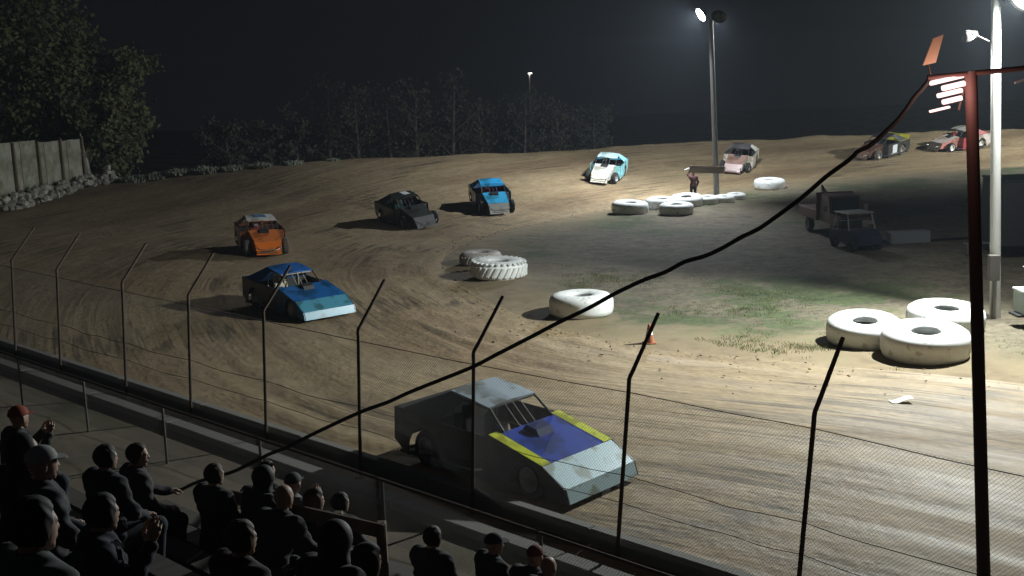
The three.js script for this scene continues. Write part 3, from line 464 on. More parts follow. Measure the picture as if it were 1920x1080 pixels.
  for (const sx of [-0.5, 0.5]) { const w = obj('wheel', wheelGeo.rear, M.rubber, tl); w.rotation.y = Math.PI / 2; w.position.set(sx, 0.36, 1.05); }
  obj('hitch', [bar(V(-3.7, 0.5, 0), V(-4.9, 0.5, 0), 0.05), box(0.1, 0.5, 0.1, -4.7, 0.3, 0)], M.steel, tl);
}

// ---------------------------------------------------------------- left: rock wall, board fence, weeds
const rr = rng(5);
function rockGeo(seed) { const r = rng(seed), p = []; for (let i = 0; i < 22; i++) { const a = r() * 6.283, z = r() * 2 - 1, s = Math.sqrt(1 - z * z), k = 0.75 + 0.3 * r(); p.push(V(s * Math.cos(a) * k, z * k * 0.75, s * Math.sin(a) * k * 0.9)); } return uvBox(new ConvexGeometry(p)); }
const rocks = [11, 12, 13, 14, 15].map(rockGeo), rockMats = [[0.46, 0.45, 0.42], [0.36, 0.35, 0.32], [0.55, 0.54, 0.5], [0.28, 0.27, 0.25]].map(c => { const m = M.concrete.clone(); m.color.setRGB(c[0] * 3, c[1] * 3, c[2] * 3); return m; });
{
  const w = thing('rock_wall', 'long low wall of heaped white rocks at the left track edge', 'rock wall');
  const A = V(-33.2, 0, -58), B = V(-30.75, 0, -70.4), C = V(-28.9, 0, -82.6);
  for (let i = 0; i < 170; i++) {
    const k = rr(), p = k < 0.3 ? A.clone().lerp(B, k / 0.3) : B.clone().lerp(C, (k - 0.3) / 0.7), up = rr(), s = 0.2 + 0.22 * rr(), o = obj('rock', rocks[i % 5], rockMats[Math.floor(rr() * 4)], w);
    p.x += (rr() - 0.5) * 0.5 - up * 0.35; o.position.set(p.x, height(p.x, p.z) + up * 0.75 + 0.05, p.z); o.scale.set(s * (0.8 + 0.5 * rr()), s, s * (0.8 + 0.6 * rr())); o.rotation.set(rr() * 0.8, rr() * 6, rr() * 0.8);
  }
  const h = thing('rock_heap', 'rounded heap of white rocks at the right end of the board fence', 'rock heap', V(0, 0, 0));
  for (let i = 0; i < 80; i++) { const a = rr() * 6.28, q = Math.sqrt(rr()), up = (1 - q) * 1.3 * rr() + 0.1, s = 0.18 + 0.2 * rr(), x = -28.5 + Math.cos(a) * q * 1.15, z = -83.2 + Math.sin(a) * q * 1.1, o = obj('rock', rocks[i % 5], rockMats[Math.floor(rr() * 3)], h); o.position.set(x, height(x, z) + up, z); o.scale.setScalar(s); o.rotation.set(rr() * 3, rr() * 6, rr() * 3); }
  const p = thing('broken_post', 'whitewashed broken post leaning beside the end of the board fence', 'post', on(-29.6, -83.4));
  obj('post_shaft', [bar(V(0, -0.2, 0), V(-0.2, 2.2, 0), 0.2, 0.16, 7), bar(V(-0.2, 2.1, 0), V(-0.42, 4.0, 0.05), 0.1, 0.05, 6)], rockMats[0], p);
  obj('splinter', [bar(V(-0.2, 2.1, 0.1), V(-0.05, 2.7, 0.1), 0.06, 0.01, 5)], rockMats[1], p);
  const f = thing('board_fence', 'weathered pale board panels on dark posts behind the white rocks', 'fence');
  const boardTex = [0, 1, 2].map(s => new THREE.MeshStandardMaterial({ roughness: 0.9, map: tex(256, 256, (u, v) => { const k = 0.55 + 0.75 * fbm(u * 5, v * 7, 701 + s * 9, 5, 5, 7), y = fbm(u * 3, v * 3, 771 + s, 3, 3, 3), q = smooth(0.4, 0.65, y); return [lerp(0.34, 0.25, q) * k, lerp(0.32, 0.24, q) * k, lerp(0.25, 0.17, q) * k]; }) }));
  const S = V(-34.0, 0, -58), E2 = V(-29.9, 0, -83), n = 9;
  for (let i = 0; i <= n; i++) {
    const a = S.clone().lerp(E2, i / n), ang = Math.atan2(E2.x - S.x, E2.z - S.z);
    obj('fence_post', [bar(V(a.x + 0.16, -0.2, a.z), V(a.x + 0.1, 4.55 + 0.15 * rr(), a.z), 0.1, 0.085, 8)], M.wood, f);
    if (i < n) {
      const b = S.clone().lerp(E2, (i + 1) / n), c = a.clone().lerp(b, 0.5), Lp = a.distanceTo(b) - 0.03, top = 4.45 + 0.25 * rr();
      for (let j = 0; j < 3; j++) { const g = uvBox(box(Lp / 3 - 0.02, top - 0.5 + 0.12 * (rr() - 0.5), 0.05, (j - 1) * Lp / 3, (top + 0.5) / 2, 0)); g.rotateY(ang + Math.PI / 2); g.translate(c.x - 0.06 + 0.02 * (j % 2), 0, c.z); obj('board_panel', [g], boardTex[(i + j) % 3], f); }
    }
  }
  obj('bottom_rail', [bar(V(S.x + 0.2, 1.42, S.z), V(E2.x + 0.2, 1.62, E2.z), 0.06)], M.wood, f);
}
// weeds and low brush along the top of the bank
function blades(seed, n, R, H, wide = 0.03) {
  const r = rng(seed), pos = [];
  for (let i = 0; i < n; i++) { const a = r() * 6.283, q = Math.sqrt(r()) * R, x = Math.cos(a) * q, z = Math.sin(a) * q, h = H * (0.4 + 0.6 * r()) * (1 - 0.4 * q / R), lx = (r() - 0.5) * h * 0.9, lz = (r() - 0.5) * h * 0.9, b = r() * 6.283, w = wide * (0.6 + 0.8 * r()), cx = Math.cos(b) * w, cz = Math.sin(b) * w;
    pos.push(x - cx, 0, z - cz, x + cx, 0, z + cz, x + lx * 0.5 - cx * 0.7, h * 0.65, z + lz * 0.5 - cz * 0.7, x + cx, 0, z + cz, x + lx * 0.5 + cx * 0.7, h * 0.65, z + lz * 0.5 + cz * 0.7, x + lx * 0.5 - cx * 0.7, h * 0.65, z + lz * 0.5 - cz * 0.7, x + lx * 0.5 - cx * 0.7, h * 0.65, z + lz * 0.5 - cz * 0.7, x + lx * 0.5 + cx * 0.7, h * 0.65, z + lz * 0.5 + cz * 0.7, x + lx, h * (0.85 + 0.15 * r()), z + lz); }
  const g = new THREE.BufferGeometry(); g.setAttribute('position', new THREE.Float32BufferAttribute(pos, 3)); g.computeVertexNormals(); return g;
}
{
  const wm = mat(0.2, 0.21, 0.15, 0.9, { side: THREE.DoubleSide }), gs = [61, 62, 63].map(s => blades(s, 420, 0.75, 0.75, 0.035));
  const spots = [[-26.2, -83.0, 1.3], [-24.9, -83.4, 1.15], [-23.3, -83.6, 1.2], [-21.4, -83.5, 1.3], [-19.4, -83.4, 1.0], [-17.4, -83.2, 1.0], [-15.0, -83.1, 0.8], [-12.3, -83.2, 0.6]];
  const which = ['nearest the rock heap', 'second from the rock heap', 'third from the rock heap', 'fourth from the rock heap', 'fifth from the rock heap', 'sixth from the rock heap', 'seventh from the rock heap', 'farthest from the rock heap'];
  spots.forEach(([x, z, s], i) => { const o = obj('weed_clump', gs[i % 3], wm); o.position.copy(on(x, z, -0.05)); o.scale.set(s * 1.2, s * 0.8, s); o.rotation.y = i * 1.7; info(o, `pale dry weed clump on the bank crest, ${which[i]}`, 'weeds', 'weed clumps on the bank crest'); });
}

// ---------------------------------------------------------------- trees behind the bank
const bark = new THREE.MeshStandardMaterial({ map: tex(128, 256, (u, v) => { const k = 0.5 + 0.9 * fbm(u * 14, v * 5, 801, 4, 14, 5); return [0.19 * k, 0.165 * k, 0.13 * k]; }), roughness: 0.95 });
function leafMat(r, g, b) { return mat(r, g, b, 0.85, { side: THREE.DoubleSide }); }
const leafA = leafMat(0.13, 0.125, 0.055), leafB = leafMat(0.12, 0.1, 0.07), leafC = leafMat(0.085, 0.085, 0.06);
function tree(label, x, z, H, R, lm, seed, o = {}) {
  H -= drop(z); const r = rng(seed), t = thing('tree', label, 'tree', V(x, drop(z) - 0.05, z), 0, 'trees behind the bank'), limbs = [], tips = [];
  const lean = (r() - 0.5) * 0.08 * H, tr = 0.02 * H + 0.04, at = k => V(lean * k * k + 0.15 * Math.sin(k * 5 + seed), H * 0.86 * k, (r() - 0.5) * 0.1);
  const pts = []; for (let i = 0; i <= 6; i++) pts.push(at(i / 6));
  for (let i = 0; i < 6; i++) limbs.push(bar(pts[i], pts[i + 1], tr * (1 - i / 6.6), tr * (1 - (i + 1) / 6.6), 7, true));
  const nl = o.limbs || 16, c0 = o.crown || 0.28;
  for (let i = 0; i < nl; i++) {
    const k = c0 + (0.98 - c0) * (i + r() * 0.5) / nl, j = Math.min(5, Math.floor(k * 6)), b = pts[j].clone().lerp(pts[j + 1], k * 6 - j), a = i * 2.4 + r(), len = R * (0.55 + 0.55 * r()) * (1.15 - 0.65 * Math.abs(k - 0.5)), m = b.clone().add(V(Math.cos(a) * len * 0.55, len * (0.25 + 0.3 * r()), Math.sin(a) * len * 0.55)), e = m.clone().add(V(Math.cos(a + 0.4) * len * 0.5, len * (0.1 + 0.4 * r()), Math.sin(a + 0.4) * len * 0.5));
    limbs.push(bar(b, m, tr * 0.34 * (1.1 - k), tr * 0.2 * (1.1 - k) + 0.01, 5, true), bar(m, e, tr * 0.2 * (1.1 - k) + 0.01, 0.012, 5, true));
    for (const q of [0.35, 0.7, 1]) tips.push(m.clone().lerp(e, q)); tips.push(b.clone().lerp(m, 0.75));
    for (let s = 0; s < 3; s++) { const f = m.clone().lerp(e, r()), g = f.clone().add(V((r() - 0.5) * R * 0.5, r() * R * 0.4, (r() - 0.5) * R * 0.5)); limbs.push(bar(f, g, 0.022, 0.008, 4, true)); tips.push(g); }
  }
  tips.push(pts[6].clone());
  obj('trunk', limbs, bark, t);
  const n = o.leaves || 3600, pos = [], sz = o.size || 0.2;
  for (let i = 0; i < n; i++) {
    const c = tips[Math.floor(r() * tips.length)], sp = (o.spread || 0.22) * R, g = () => (r() + r() + r() - 1.5) * 1.3;
    const p = V(c.x + g() * sp, c.y + g() * sp * 0.8, c.z + g() * sp), a = V(r() - 0.5, r() - 0.5, r() - 0.5).normalize(), b = V(r() - 0.5, r() - 0.5, r() - 0.5).cross(a).normalize(), s = sz * (0.5 + r());
    if (p.y < 0.1) continue;
    const q = [p.clone().addScaledVector(a, s), p.clone().addScaledVector(b, s * 0.55), p.clone().addScaledVector(a, -s), p.clone().addScaledVector(b, -s * 0.55)];
    for (const k of [0, 1, 2, 0, 2, 3]) pos.push(q[k].x, q[k].y, q[k].z);
  }
  const g = new THREE.BufferGeometry(); g.setAttribute('position', new THREE.Float32BufferAttribute(pos, 3)); g.computeVertexNormals();
  obj('crown', g, lm, t); return t;
}
tree('tallest leafy tree rising out of frame at the far left behind the boards', -42.5, -96, 18, 5.2, leafA, 1, { leaves: 7000, limbs: 26, crown: 0.12, size: 0.24 });
tree('broad leafy tree behind the board fence left of the broken post', -37.8, -98, 14.5, 4.4, leafA, 2, { leaves: 6500, limbs: 24, crown: 0.1, size: 0.22 });
tree('rounded leafy tree behind the broken post at the end of the boards', -33.2, -99, 10.8, 3.6, leafA, 3, { leaves: 6500, limbs: 24, crown: 0.08, size: 0.2 });
tree('low bushy tree beside the white rock heap', -32.4, -95, 6.0, 2.4, leafA, 4, { leaves: 3600, limbs: 16, crown: 0.05 });
tree('tall dark tree reaching the left frame edge behind the boards', -47, -93, 15, 5, leafA, 5, { leaves: 5500, limbs: 22, crown: 0.1, size: 0.24 });
tree('small dim shrubby tree above the weeds left of the orange car', -26.5, -112, 4.6, 2.2, leafC, 6, { leaves: 1500, limbs: 10, crown: 0.1 });
tree('small dim shrubby tree above the orange car', -22.6, -114, 4.4, 2, leafC, 7, { leaves: 1300, limbs: 10, crown: 0.1 });
tree('slender dim tree alone left of the bare trees', -20.4, -116, 6.2, 1.6, leafC, 8, { leaves: 1300, limbs: 12, crown: 0.1 });
const mids = [[-19.2, -126, 9.6, 2.6, 'leftmost of the tall bare trees behind the middle of the bank'], [-15.8, -124, 9.0, 2.6, 'second of the tall bare trees from the left'], [-12.6, -128, 8.4, 2.7, 'broad bare tree left of the forked pale trunk'], [-9.3, -123, 9.0, 2.4, 'bare tree with thin pale trunk above the black car'], [-5.6, -125, 9.8, 2.3, 'tallest bare tree with long pale trunk above the sky blue car'], [-2.6, -128, 6.6, 2.2, 'low brushy tree right of the tallest bare tree'], [1.6, -126, 7.6, 2.2, 'dim bare tree below the far spark of light'], [5.6, -129, 6.0, 2.4, 'dim bare tree left of the white and cyan car'], [9.6, -130, 5.4, 2.4, 'low dim brush tree at the right end of the bare trees']];
mids.forEach(([x, z, h, R, lab], i) => tree(lab, x, z, h, R, i % 2 ? leafB : leafC, 30 + i, { leaves: 1500, limbs: 18, crown: 0.18, size: 0.16, spread: 0.3 }));
{ // distant small lamp above the trees
  const d = thing('distant_lamp', 'tiny distant lamp shining above the bare trees', 'lamp', V(2.9, -7.05, -140));
  obj('post', [bar(V(0, 0, 0), V(0, 15.2, 0), 0.09)], M.steel, d);
  const g = box(0.5, 0.13, 0.16, 0.1, 15.25, 0); const q = obj('lamp_head', [g], new THREE.MeshStandardMaterial({ color: 0x444444, emissive: new THREE.Color(1, 0.93, 0.85), emissiveIntensity: 1.2 }), d); q.rotation.z = 0;
  const p = new THREE.PointLight(new THREE.Color(1, 0.93, 0.85), 8, 0, 2); p.position.set(0.1, 15.25, 0.2); p.castShadow = true; p.name = 'distant_lamp_light'; d.add(p);
}

// ---------------------------------------------------------------- grandstand
const rowN = k => 0.76 * k + 0.1, rowY = k => 5.18 - 0.37 * k, FACE = Math.atan2(Q, -Q);
{
  const t = thing('grandstand', 'dark plank bleachers under the crowd', 'grandstand');
  const across = (w, h, d, u, n, y) => { const g = uvBox(box(w, h, d, 0, 0, 0, 0.006)); g.rotateY(-Math.PI / 4); const c = UN(u, n); g.translate(c.x, y, c.z); return g; };
  for (let k = -1; k <= 12; k++) for (let j = 0; j < 4; j++) {
    const u = -10.6 + j * 6; if (j > 2) continue;
    obj('seat_plank', [across(5.98, 0.045, 0.27, u, rowN(k), rowY(k) + 0.405)], M.greyWood, t);
    obj('foot_plank', [across(5.98, 0.045, 0.4, u, rowN(k) + 0.46, rowY(k) - 0.025)], M.greyWood, t);
  }
  for (let u = -13.3; u < 7; u += 3) { const a = UN(u, rowN(-1.4), rowY(-1.4) - 0.2), b = UN(u, rowN(12.5), rowY(12.5) - 0.2); obj('stringer', [bar(a, b, 0.06, 0.06, 6)], M.steel, t); for (const k of [-1, 3, 7, 11]) obj('support_post', [bar(UN(u, rowN(k), -0.25), UN(u, rowN(k), rowY(k) + 0.36), 0.035)], M.steel, t); }
  const g = thing('aisle_railing', 'brown wooden railing with two planks among the spectators', 'railing');
  const P0 = UN(-10.95, 6.55), P1 = UN(-9.0, 6.95);
  const rail = (y, h) => { const d = P1.clone().sub(P0), q = uvBox(box(d.length() + 0.2, h, 0.045, 0, 0, 0)); q.rotateY(-Math.atan2(d.z, d.x)); const c = P0.clone().lerp(P1, 0.5); q.translate(c.x, y, c.z); return q; };
  obj('top_plank', [rail(3.06, 0.15)], M.wood, g); obj('lower_plank', [rail(2.55, 0.12)], M.wood, g);
  for (const k of [0.02, 0.7, 0.99]) { const c = P0.clone().lerp(P1, k); obj('railing_post', [box(0.1, 1.45, 0.1, c.x + 0.05, 2.4, c.z - 0.05)], M.wood, g); }
}

// ---------------------------------------------------------------- people
function surfaceNets(sdf, lo, hi, cell) {
  const n = [0, 1, 2].map(i => Math.ceil((hi[i] - lo[i]) / cell) + 1), [nx, ny, nz] = n, F = new Float32Array(nx * ny * nz), id = (i, j, k) => i + nx * (j + ny * k);
  for (let k = 0; k < nz; k++) for (let j = 0; j < ny; j++) for (let i = 0; i < nx; i++) F[id(i, j, k)] = sdf(lo[0] + i * cell, lo[1] + j * cell, lo[2] + k * cell);
  const vert = new Int32Array(F.length).fill(-1), pos = [], nor = [], idx = [];
  const C = [[0, 0, 0], [1, 0, 0], [0, 1, 0], [1, 1, 0], [0, 0, 1], [1, 0, 1], [0, 1, 1], [1, 1, 1]], E = [[0, 1], [2, 3], [4, 5], [6, 7], [0, 2], [1, 3], [4, 6], [5, 7], [0, 4], [1, 5], [2, 6], [3, 7]];
  for (let k = 0; k < nz - 1; k++) for (let j = 0; j < ny - 1; j++) for (let i = 0; i < nx - 1; i++) {
    const v = C.map(c => F[id(i + c[0], j + c[1], k + c[2])]); let neg = 0; for (const q of v) if (q < 0) neg++;
    if (neg === 0 || neg === 8) continue;
    let x = 0, y = 0, z = 0, m = 0;
    for (const [a, b] of E) if ((v[a] < 0) !== (v[b] < 0)) { const t = v[a] / (v[a] - v[b]); x += lerp(C[a][0], C[b][0], t); y += lerp(C[a][1], C[b][1], t); z += lerp(C[a][2], C[b][2], t); m++; }
    const X = lo[0] + (i + x / m) * cell, Y = lo[1] + (j + y / m) * cell, Z = lo[2] + (k + z / m) * cell, e = cell * 0.5;
    const N = V(sdf(X + e, Y, Z) - sdf(X - e, Y, Z), sdf(X, Y + e, Z) - sdf(X, Y - e, Z), sdf(X, Y, Z + e) - sdf(X, Y, Z - e)).normalize();
    vert[id(i, j, k)] = pos.length / 3; pos.push(X, Y, Z); nor.push(N.x, N.y, N.z);
  }
  const quad = (a, b, c, d, f) => { if (a < 0 || b < 0 || c < 0 || d < 0) return; if (f) idx.push(a, b, c, a, c, d); else idx.push(a, c, b, a, d, c); };
  for (let k = 1; k < nz - 1; k++) for (let j = 1; j < ny - 1; j++) for (let i = 1; i < nx - 1; i++) {
    const a = F[id(i, j, k)] < 0;
    if (a !== F[id(i + 1, j, k)] < 0) quad(vert[id(i, j - 1, k - 1)], vert[id(i, j, k - 1)], vert[id(i, j, k)], vert[id(i, j - 1, k)], a);
    if (a !== F[id(i, j + 1, k)] < 0) quad(vert[id(i - 1, j, k - 1)], vert[id(i - 1, j, k)], vert[id(i, j, k)], vert[id(i, j, k - 1)], a);
    if (a !== F[id(i, j, k + 1)] < 0) quad(vert[id(i - 1, j - 1, k)], vert[id(i, j - 1, k)], vert[id(i, j, k)], vert[id(i - 1, j, k)], a);
  }
  const g = new THREE.BufferGeometry(); g.setAttribute('position', new THREE.Float32BufferAttribute(pos, 3)); g.setAttribute('normal', new THREE.Float32BufferAttribute(nor, 3)); g.setIndex(idx); return g;
}
const smin = (a, b, k) => { const h = Math.max(k - Math.abs(a - b), 0) / k; return Math.min(a, b) - h * h * k * 0.25; };
function cap(px, py, pz, a, b, r0, r1) { const dx = b.x - a.x, dy = b.y - a.y, dz = b.z - a.z, t = clamp(((px - a.x) * dx + (py - a.y) * dy + (pz - a.z) * dz) / (dx * dx + dy * dy + dz * dz), 0, 1); return Math.hypot(px - a.x - t * dx, py - a.y - t * dy, pz - a.z - t * dz) - lerp(r0, r1, t); }
function ell(px, py, pz, c, rx, ry, rz) { const x = (px - c.x) / rx, y = (py - c.y) / ry, z = (pz - c.z) / rz, k = Math.hypot(x, y, z); return (k - 1) * Math.min(rx, ry, rz) * (k > 0.3 ? 1 : 1); }
const field = (list, k) => (x, y, z) => { let d = 9; for (const c of list) d = smin(d, c.length === 4 ? cap(x, y, z, ...c) : c(x, y, z), k); return d; };
function bounds(list, pad) { const lo = [9, 9, 9], hi = [-9, -9, -9]; for (const [a, b, r, s] of list) for (const [p, q] of [[a, r], [b, s]]) ['x', 'y', 'z'].forEach((e, i) => { lo[i] = Math.min(lo[i], p[e] - q - pad); hi[i] = Math.max(hi[i], p[e] + q + pad); }); return [lo, hi]; }
function headField(H) {
  const at = (x, y, z) => V(H.x + x, H.y + y, H.z + z);
  const brow = [at(-0.035, 0.015, 0.082), at(0.035, 0.015, 0.082), 0.012, 0.012], nose = [at(0, 0.005, 0.09), at(0, -0.032, 0.108), 0.009, 0.014], chin = [at(-0.015, -0.098, 0.062), at(0.015, -0.098, 0.062), 0.022, 0.022], lip = [at(-0.02, -0.062, 0.088), at(0.02, -0.062, 0.088), 0.008, 0.008];
  return (x, y, z) => {
    let d = ell(x, y, z, at(0, 0.03, -0.005), 0.078, 0.092, 0.098);
    d = smin(d, ell(x, y, z, at(0, -0.04, 0.03), 0.06, 0.075, 0.066), 0.05);
    for (const c of [brow, nose, chin, lip]) d = smin(d, cap(x, y, z, ...c), 0.018);
    for (const s of [-1, 1]) { d = Math.max(d, -(ell(x, y, z, at(s * 0.031, 0.0, 0.1), 0.014, 0.009, 0.014))); d = Math.min(d, ell(x, y, z, at(s * 0.031, 0.0, 0.083), 0.012, 0.009, 0.01)); d = smin(d, ell(x, y, z, at(s * 0.08, -0.01, -0.008), 0.01, 0.034, 0.02), 0.012); }
    return d;
  };
}
function handBones(w, dir, palm, side) { // w wrist, dir finger direction, palm normal, side +1/-1: thumb side
  const d = dir.clone().normalize(), n = palm.clone().normalize(), s = d.clone().cross(n).normalize().multiplyScalar(side), at = (a, b, c) => w.clone().addScaledVector(d, a).addScaledVector(s, b).addScaledVector(n, c);
  const l = [[at(0, 0, 0), at(0.085, 0.02, 0), 0.024, 0.02], [at(0.01, 0, 0), at(0.085, -0.022, 0), 0.022, 0.018]];
  [[0.03, 0.07], [0.01, 0.08], [-0.011, 0.075], [-0.031, 0.058]].forEach(([b, len]) => { const p0 = at(0.082, b, 0), p1 = at(0.082 + len * 0.5, b * 1.1, 0.012), p2 = at(0.082 + len * 0.82, b * 1.1, 0.04); l.push([p0, p1, 0.0095, 0.009], [p1, p2, 0.009, 0.0075]); });
  l.push([at(0.025, 0.028, 0.005), at(0.06, 0.055, 0.02), 0.013, 0.011], [at(0.06, 0.055, 0.02), at(0.085, 0.055, 0.035), 0.011, 0.009]);
  return l;
}
const clean = gs => { const g = mergeGeometries(gs.map(q => { const c = q.toNonIndexed(); for (const k of Object.keys(c.attributes)) if (k !== 'position' && k !== 'normal') c.deleteAttribute(k); return c; })); return g; };
function buildPerson(J, head, hairKind) { // J: joints; returns geometries
  const sh = (s) => J.shoulder[s], A = [], T = [], Lg = [], Sh = [];
  T.push([J.hip, J.waist, 0.135, 0.125], [J.waist, J.chest, 0.125, 0.145], [J.shoulder[0], J.shoulder[1], 0.085, 0.085], [J.chest, J.neck, 0.11, 0.06], [V(J.chest.x - 0.08, J.chest.y, J.chest.z), V(J.chest.x + 0.08, J.chest.y, J.chest.z), 0.125, 0.125], [V(J.hip.x - 0.08, J.hip.y, J.hip.z), V(J.hip.x + 0.08, J.hip.y, J.hip.z), 0.12, 0.12]);
  for (const i of [0, 1]) { A.push([J.shoulder[i], J.elbow[i], 0.066, 0.05], [J.elbow[i], J.wrist[i], 0.05, 0.036]); Lg.push([V((i ? 1 : -1) * 0.1, J.hip.y - 0.02, J.hip.z), J.knee[i], 0.1, 0.066], [J.knee[i], J.ankle[i], 0.066, 0.046]); const a = J.ankle[i]; Sh.push([V(a.x, a.y - 0.035, a.z - 0.03), V(a.x, a.y - 0.045, a.z + 0.16), 0.045, 0.038]); }
  const jacketList = [...T, ...A], jf = field(jacketList, 0.07), tf = field([...Lg, [J.hip, J.hip.clone().add(V(0, 0.01, 0)), 0.13, 0.13]], 0.05), sf = field(Sh, 0.03);
  const hd = headField(V(0, 0, 0)), turn = J.headTurn || 0, nod = J.nod || 0;
  const headG = surfaceNets(hd, [-0.11, -0.14, -0.125], [0.11, 0.14, 0.14], 0.0075);
  const place = g => { g.rotateX(nod); g.rotateY(turn); g.translate(head.x, head.y, head.z); return g; };
  place(headG);
  const neck = [[J.neck.clone().add(V(0, -0.08, 0)), head.clone().add(V(0, -0.05, -0.015)), 0.06, 0.052]], fb = bounds(neck, 0.01);
  const skin = [headG, surfaceNets(field(neck, 0.01), ...fb, 0.012)];
  for (const i of [0, 1]) { const hb = handBones(J.wrist[i], J.handDir[i], J.palm[i], i ? -1 : 1); skin.push(surfaceNets(field(hb, 0.012), ...bounds(hb, 0.015), 0.006)); }
  const under = [...T.map(([a, b, r, s]) => [a, b, r * 0.86, s * 0.86]), ...A.map(([a, b, r, s]) => [a, b, r * 0.78, s * 0.85]), ...Lg.map(([a, b, r, s]) => [a, b, r * 0.85, s * 0.85])];
  skin.push(surfaceNets(field(under, 0.06), ...bounds(under, 0.03), 0.026));
  const wr = (x, y, z) => jf(x, y, z) - 0.012 + 0.007 * Math.sin(y * 46 + 9 * x + 5 * z) * Math.sin(x * 31 + z * 27);
  const jacket = clean([surfaceNets(wr, ...bounds(jacketList, 0.05), 0.019)]);
  const trousers = clean([surfaceNets((x, y, z) => tf(x, y, z) - 0.008, ...bounds(Lg, 0.06), 0.022)]);
  const shoes = clean([surfaceNets(sf, ...bounds(Sh, 0.03), 0.014)]);
  return { skin: clean(skin), jacket, trousers, shoes, place };
}
function hairGeo(kind) {
  const c = V(0, 0, 0), hd = headField(c);
  if (kind === 'short') return surfaceNets((x, y, z) => Math.max(hd(x, y, z) - 0.013 - 0.006 * (vnoise(x * 45 + 9, z * 45 + y * 25 + 7, 15) - 0.5), z - 0.055 - Math.max(0, y - 0.05) * 0.9, -(y + 0.065 - Math.max(0, z) * 1.6)), [-0.12, -0.1, -0.14], [0.12, 0.16, 0.13], 0.009);
  if (kind === 'long') return surfaceNets((x, y, z) => { const top = Math.max(hd(x, y, z) - 0.02, z - 0.05 - Math.max(0, y - 0.05) * 0.9), fall = Math.max(ell(x, y, z, V(0, -0.12, -0.05), 0.115, 0.2, 0.075), z - 0.03); return smin(top, fall, 0.03) + 0.002 * Math.sin(x * 70 + z * 30); }, [-0.15, -0.35, -0.16], [0.15, 0.16, 0.13], 0.011);
  if (kind === 'cap') { const crown = surfaceNets((x, y, z) => Math.max(ell(x, y, z, V(0, 0.04, -0.004), 0.094, 0.1, 0.112), -(y - 0.035)), [-0.12, 0.0, -0.14], [0.12, 0.17, 0.13], 0.009); const s = new THREE.Shape(); s.moveTo(-0.08, 0.05); s.quadraticCurveTo(-0.08, 0.16, 0, 0.16); s.quadraticCurveTo(0.08, 0.16, 0.08, 0.05); const b = new THREE.ExtrudeGeometry(s, { depth: 0.006, bevelEnabled: false }); b.rotateX(Math.PI / 2); b.rotateX(0.12); b.translate(0, 0.05, 0.02); return clean([crown, b]); }
  if (kind === 'hood') return surfaceNets((x, y, z) => Math.max(smin(ell(x, y, z, V(0, 0.02, -0.02), 0.112, 0.13, 0.125), ell(x, y, z, V(0, -0.13, -0.04), 0.12, 0.08, 0.1), 0.06), z - 0.06), [-0.15, -0.25, -0.18], [0.15, 0.18, 0.13], 0.011);
  return null;
}
const sit = (o = {}) => { const L = o.lean || 0; return { hip: V(0, 0.53, 0), waist: V(0, 0.72, 0.01 + L * 0.3), chest: V(0, 0.95, 0.02 + L * 0.7), neck: V(0, 1.1, 0.02 + L), shoulder: [V(-0.185, 1.04, 0.01 + L * 0.9), V(0.185, 1.04, 0.01 + L * 0.9)],
  elbow: o.elbow || [V(-0.26, 0.78, 0.1 + L), V(0.26, 0.78, 0.1 + L)], wrist: o.wrist || [V(-0.14, 0.66, 0.3), V(0.14, 0.66, 0.3)], handDir: o.handDir || [V(0.4, -0.15, 1), V(-0.4, -0.15, 1)], palm: o.palm || [V(0, -1, 0), V(0, -1, 0)],
  knee: [V(-0.13, 0.52, 0.44), V(0.13, 0.52, 0.44)], ankle: [V(-0.13, 0.085, 0.4), V(0.13, 0.085, 0.4)], headTurn: o.turn || 0, nod: o.nod || 0 }; };
const variants = [
  [sit(), V(0, 1.26, 0.04)],
  [sit({ lean: 0.2, elbow: [V(-0.24, 0.74, 0.36), V(0.24, 0.74, 0.36)], wrist: [V(-0.06, 0.66, 0.56), V(0.07, 0.66, 0.56)], nod: 0.1, turn: 0.2 }), V(0, 1.25, 0.26)],
  [sit({ lean: 0.05, turn: -0.35, elbow: [V(-0.26, 0.78, 0.12), V(0.3, 0.8, 0.22)], wrist: [V(-0.14, 0.66, 0.32), V(0.33, 0.7, 0.48)], handDir: [V(0.4, -0.15, 1), V(0.1, -0.1, 1)] }), V(0.0, 1.26, 0.1)],
  [sit({ lean: 0.08, turn: 0.45, elbow: [V(-0.25, 0.8, 0.2), V(0.25, 0.8, 0.22)], wrist: [V(-0.08, 1.02, 0.38), V(0.09, 1.04, 0.38)], handDir: [V(0.3, 0.9, 0.3), V(-0.3, 0.9, 0.3)], palm: [V(1, 0, 0.4), V(-1, 0, 0.4)] }), V(0.0, 1.26, 0.12)],
].map(([J, h]) => ({ ...buildPerson(J, h), J, h }));
const hairs = {}; for (const k of ['short', 'long', 'cap', 'hood']) hairs[k] = hairGeo(k);
const hairCache = {};
const skinM = mat(0.36, 0.22, 0.16, 0.6), shoeM = mat(0.03, 0.03, 0.03, 0.7);
const cloth = (c) => mat(...c, 0.92);
function person(label, pos, turn, vi, hair, hairCol, jacketCol, legCol = [0.03, 0.035, 0.05], scale = 1) {
  const v = variants[vi], t = thing('person', label, 'person', pos, turn, 'spectators on the bleachers'); t.scale.setScalar(scale);
  obj('body', v.skin, skinM, t); obj('jacket', v.jacket, cloth(jacketCol.map(c => c * 1.7)), t); obj('trousers', v.trousers, cloth(legCol), t); obj('shoes', v.shoes, shoeM, t);
  if (hairs[hair]) { const key = hair + vi; hairCache[key] = hairCache[key] || v.place(hairs[hair].clone()); obj(hair === 'cap' ? 'cap' : hair === 'hood' ? 'hood' : 'hair', hairCache[key], mat(...hairCol, hair === 'cap' ? 0.85 : 0.7), t); }
  return t;
}
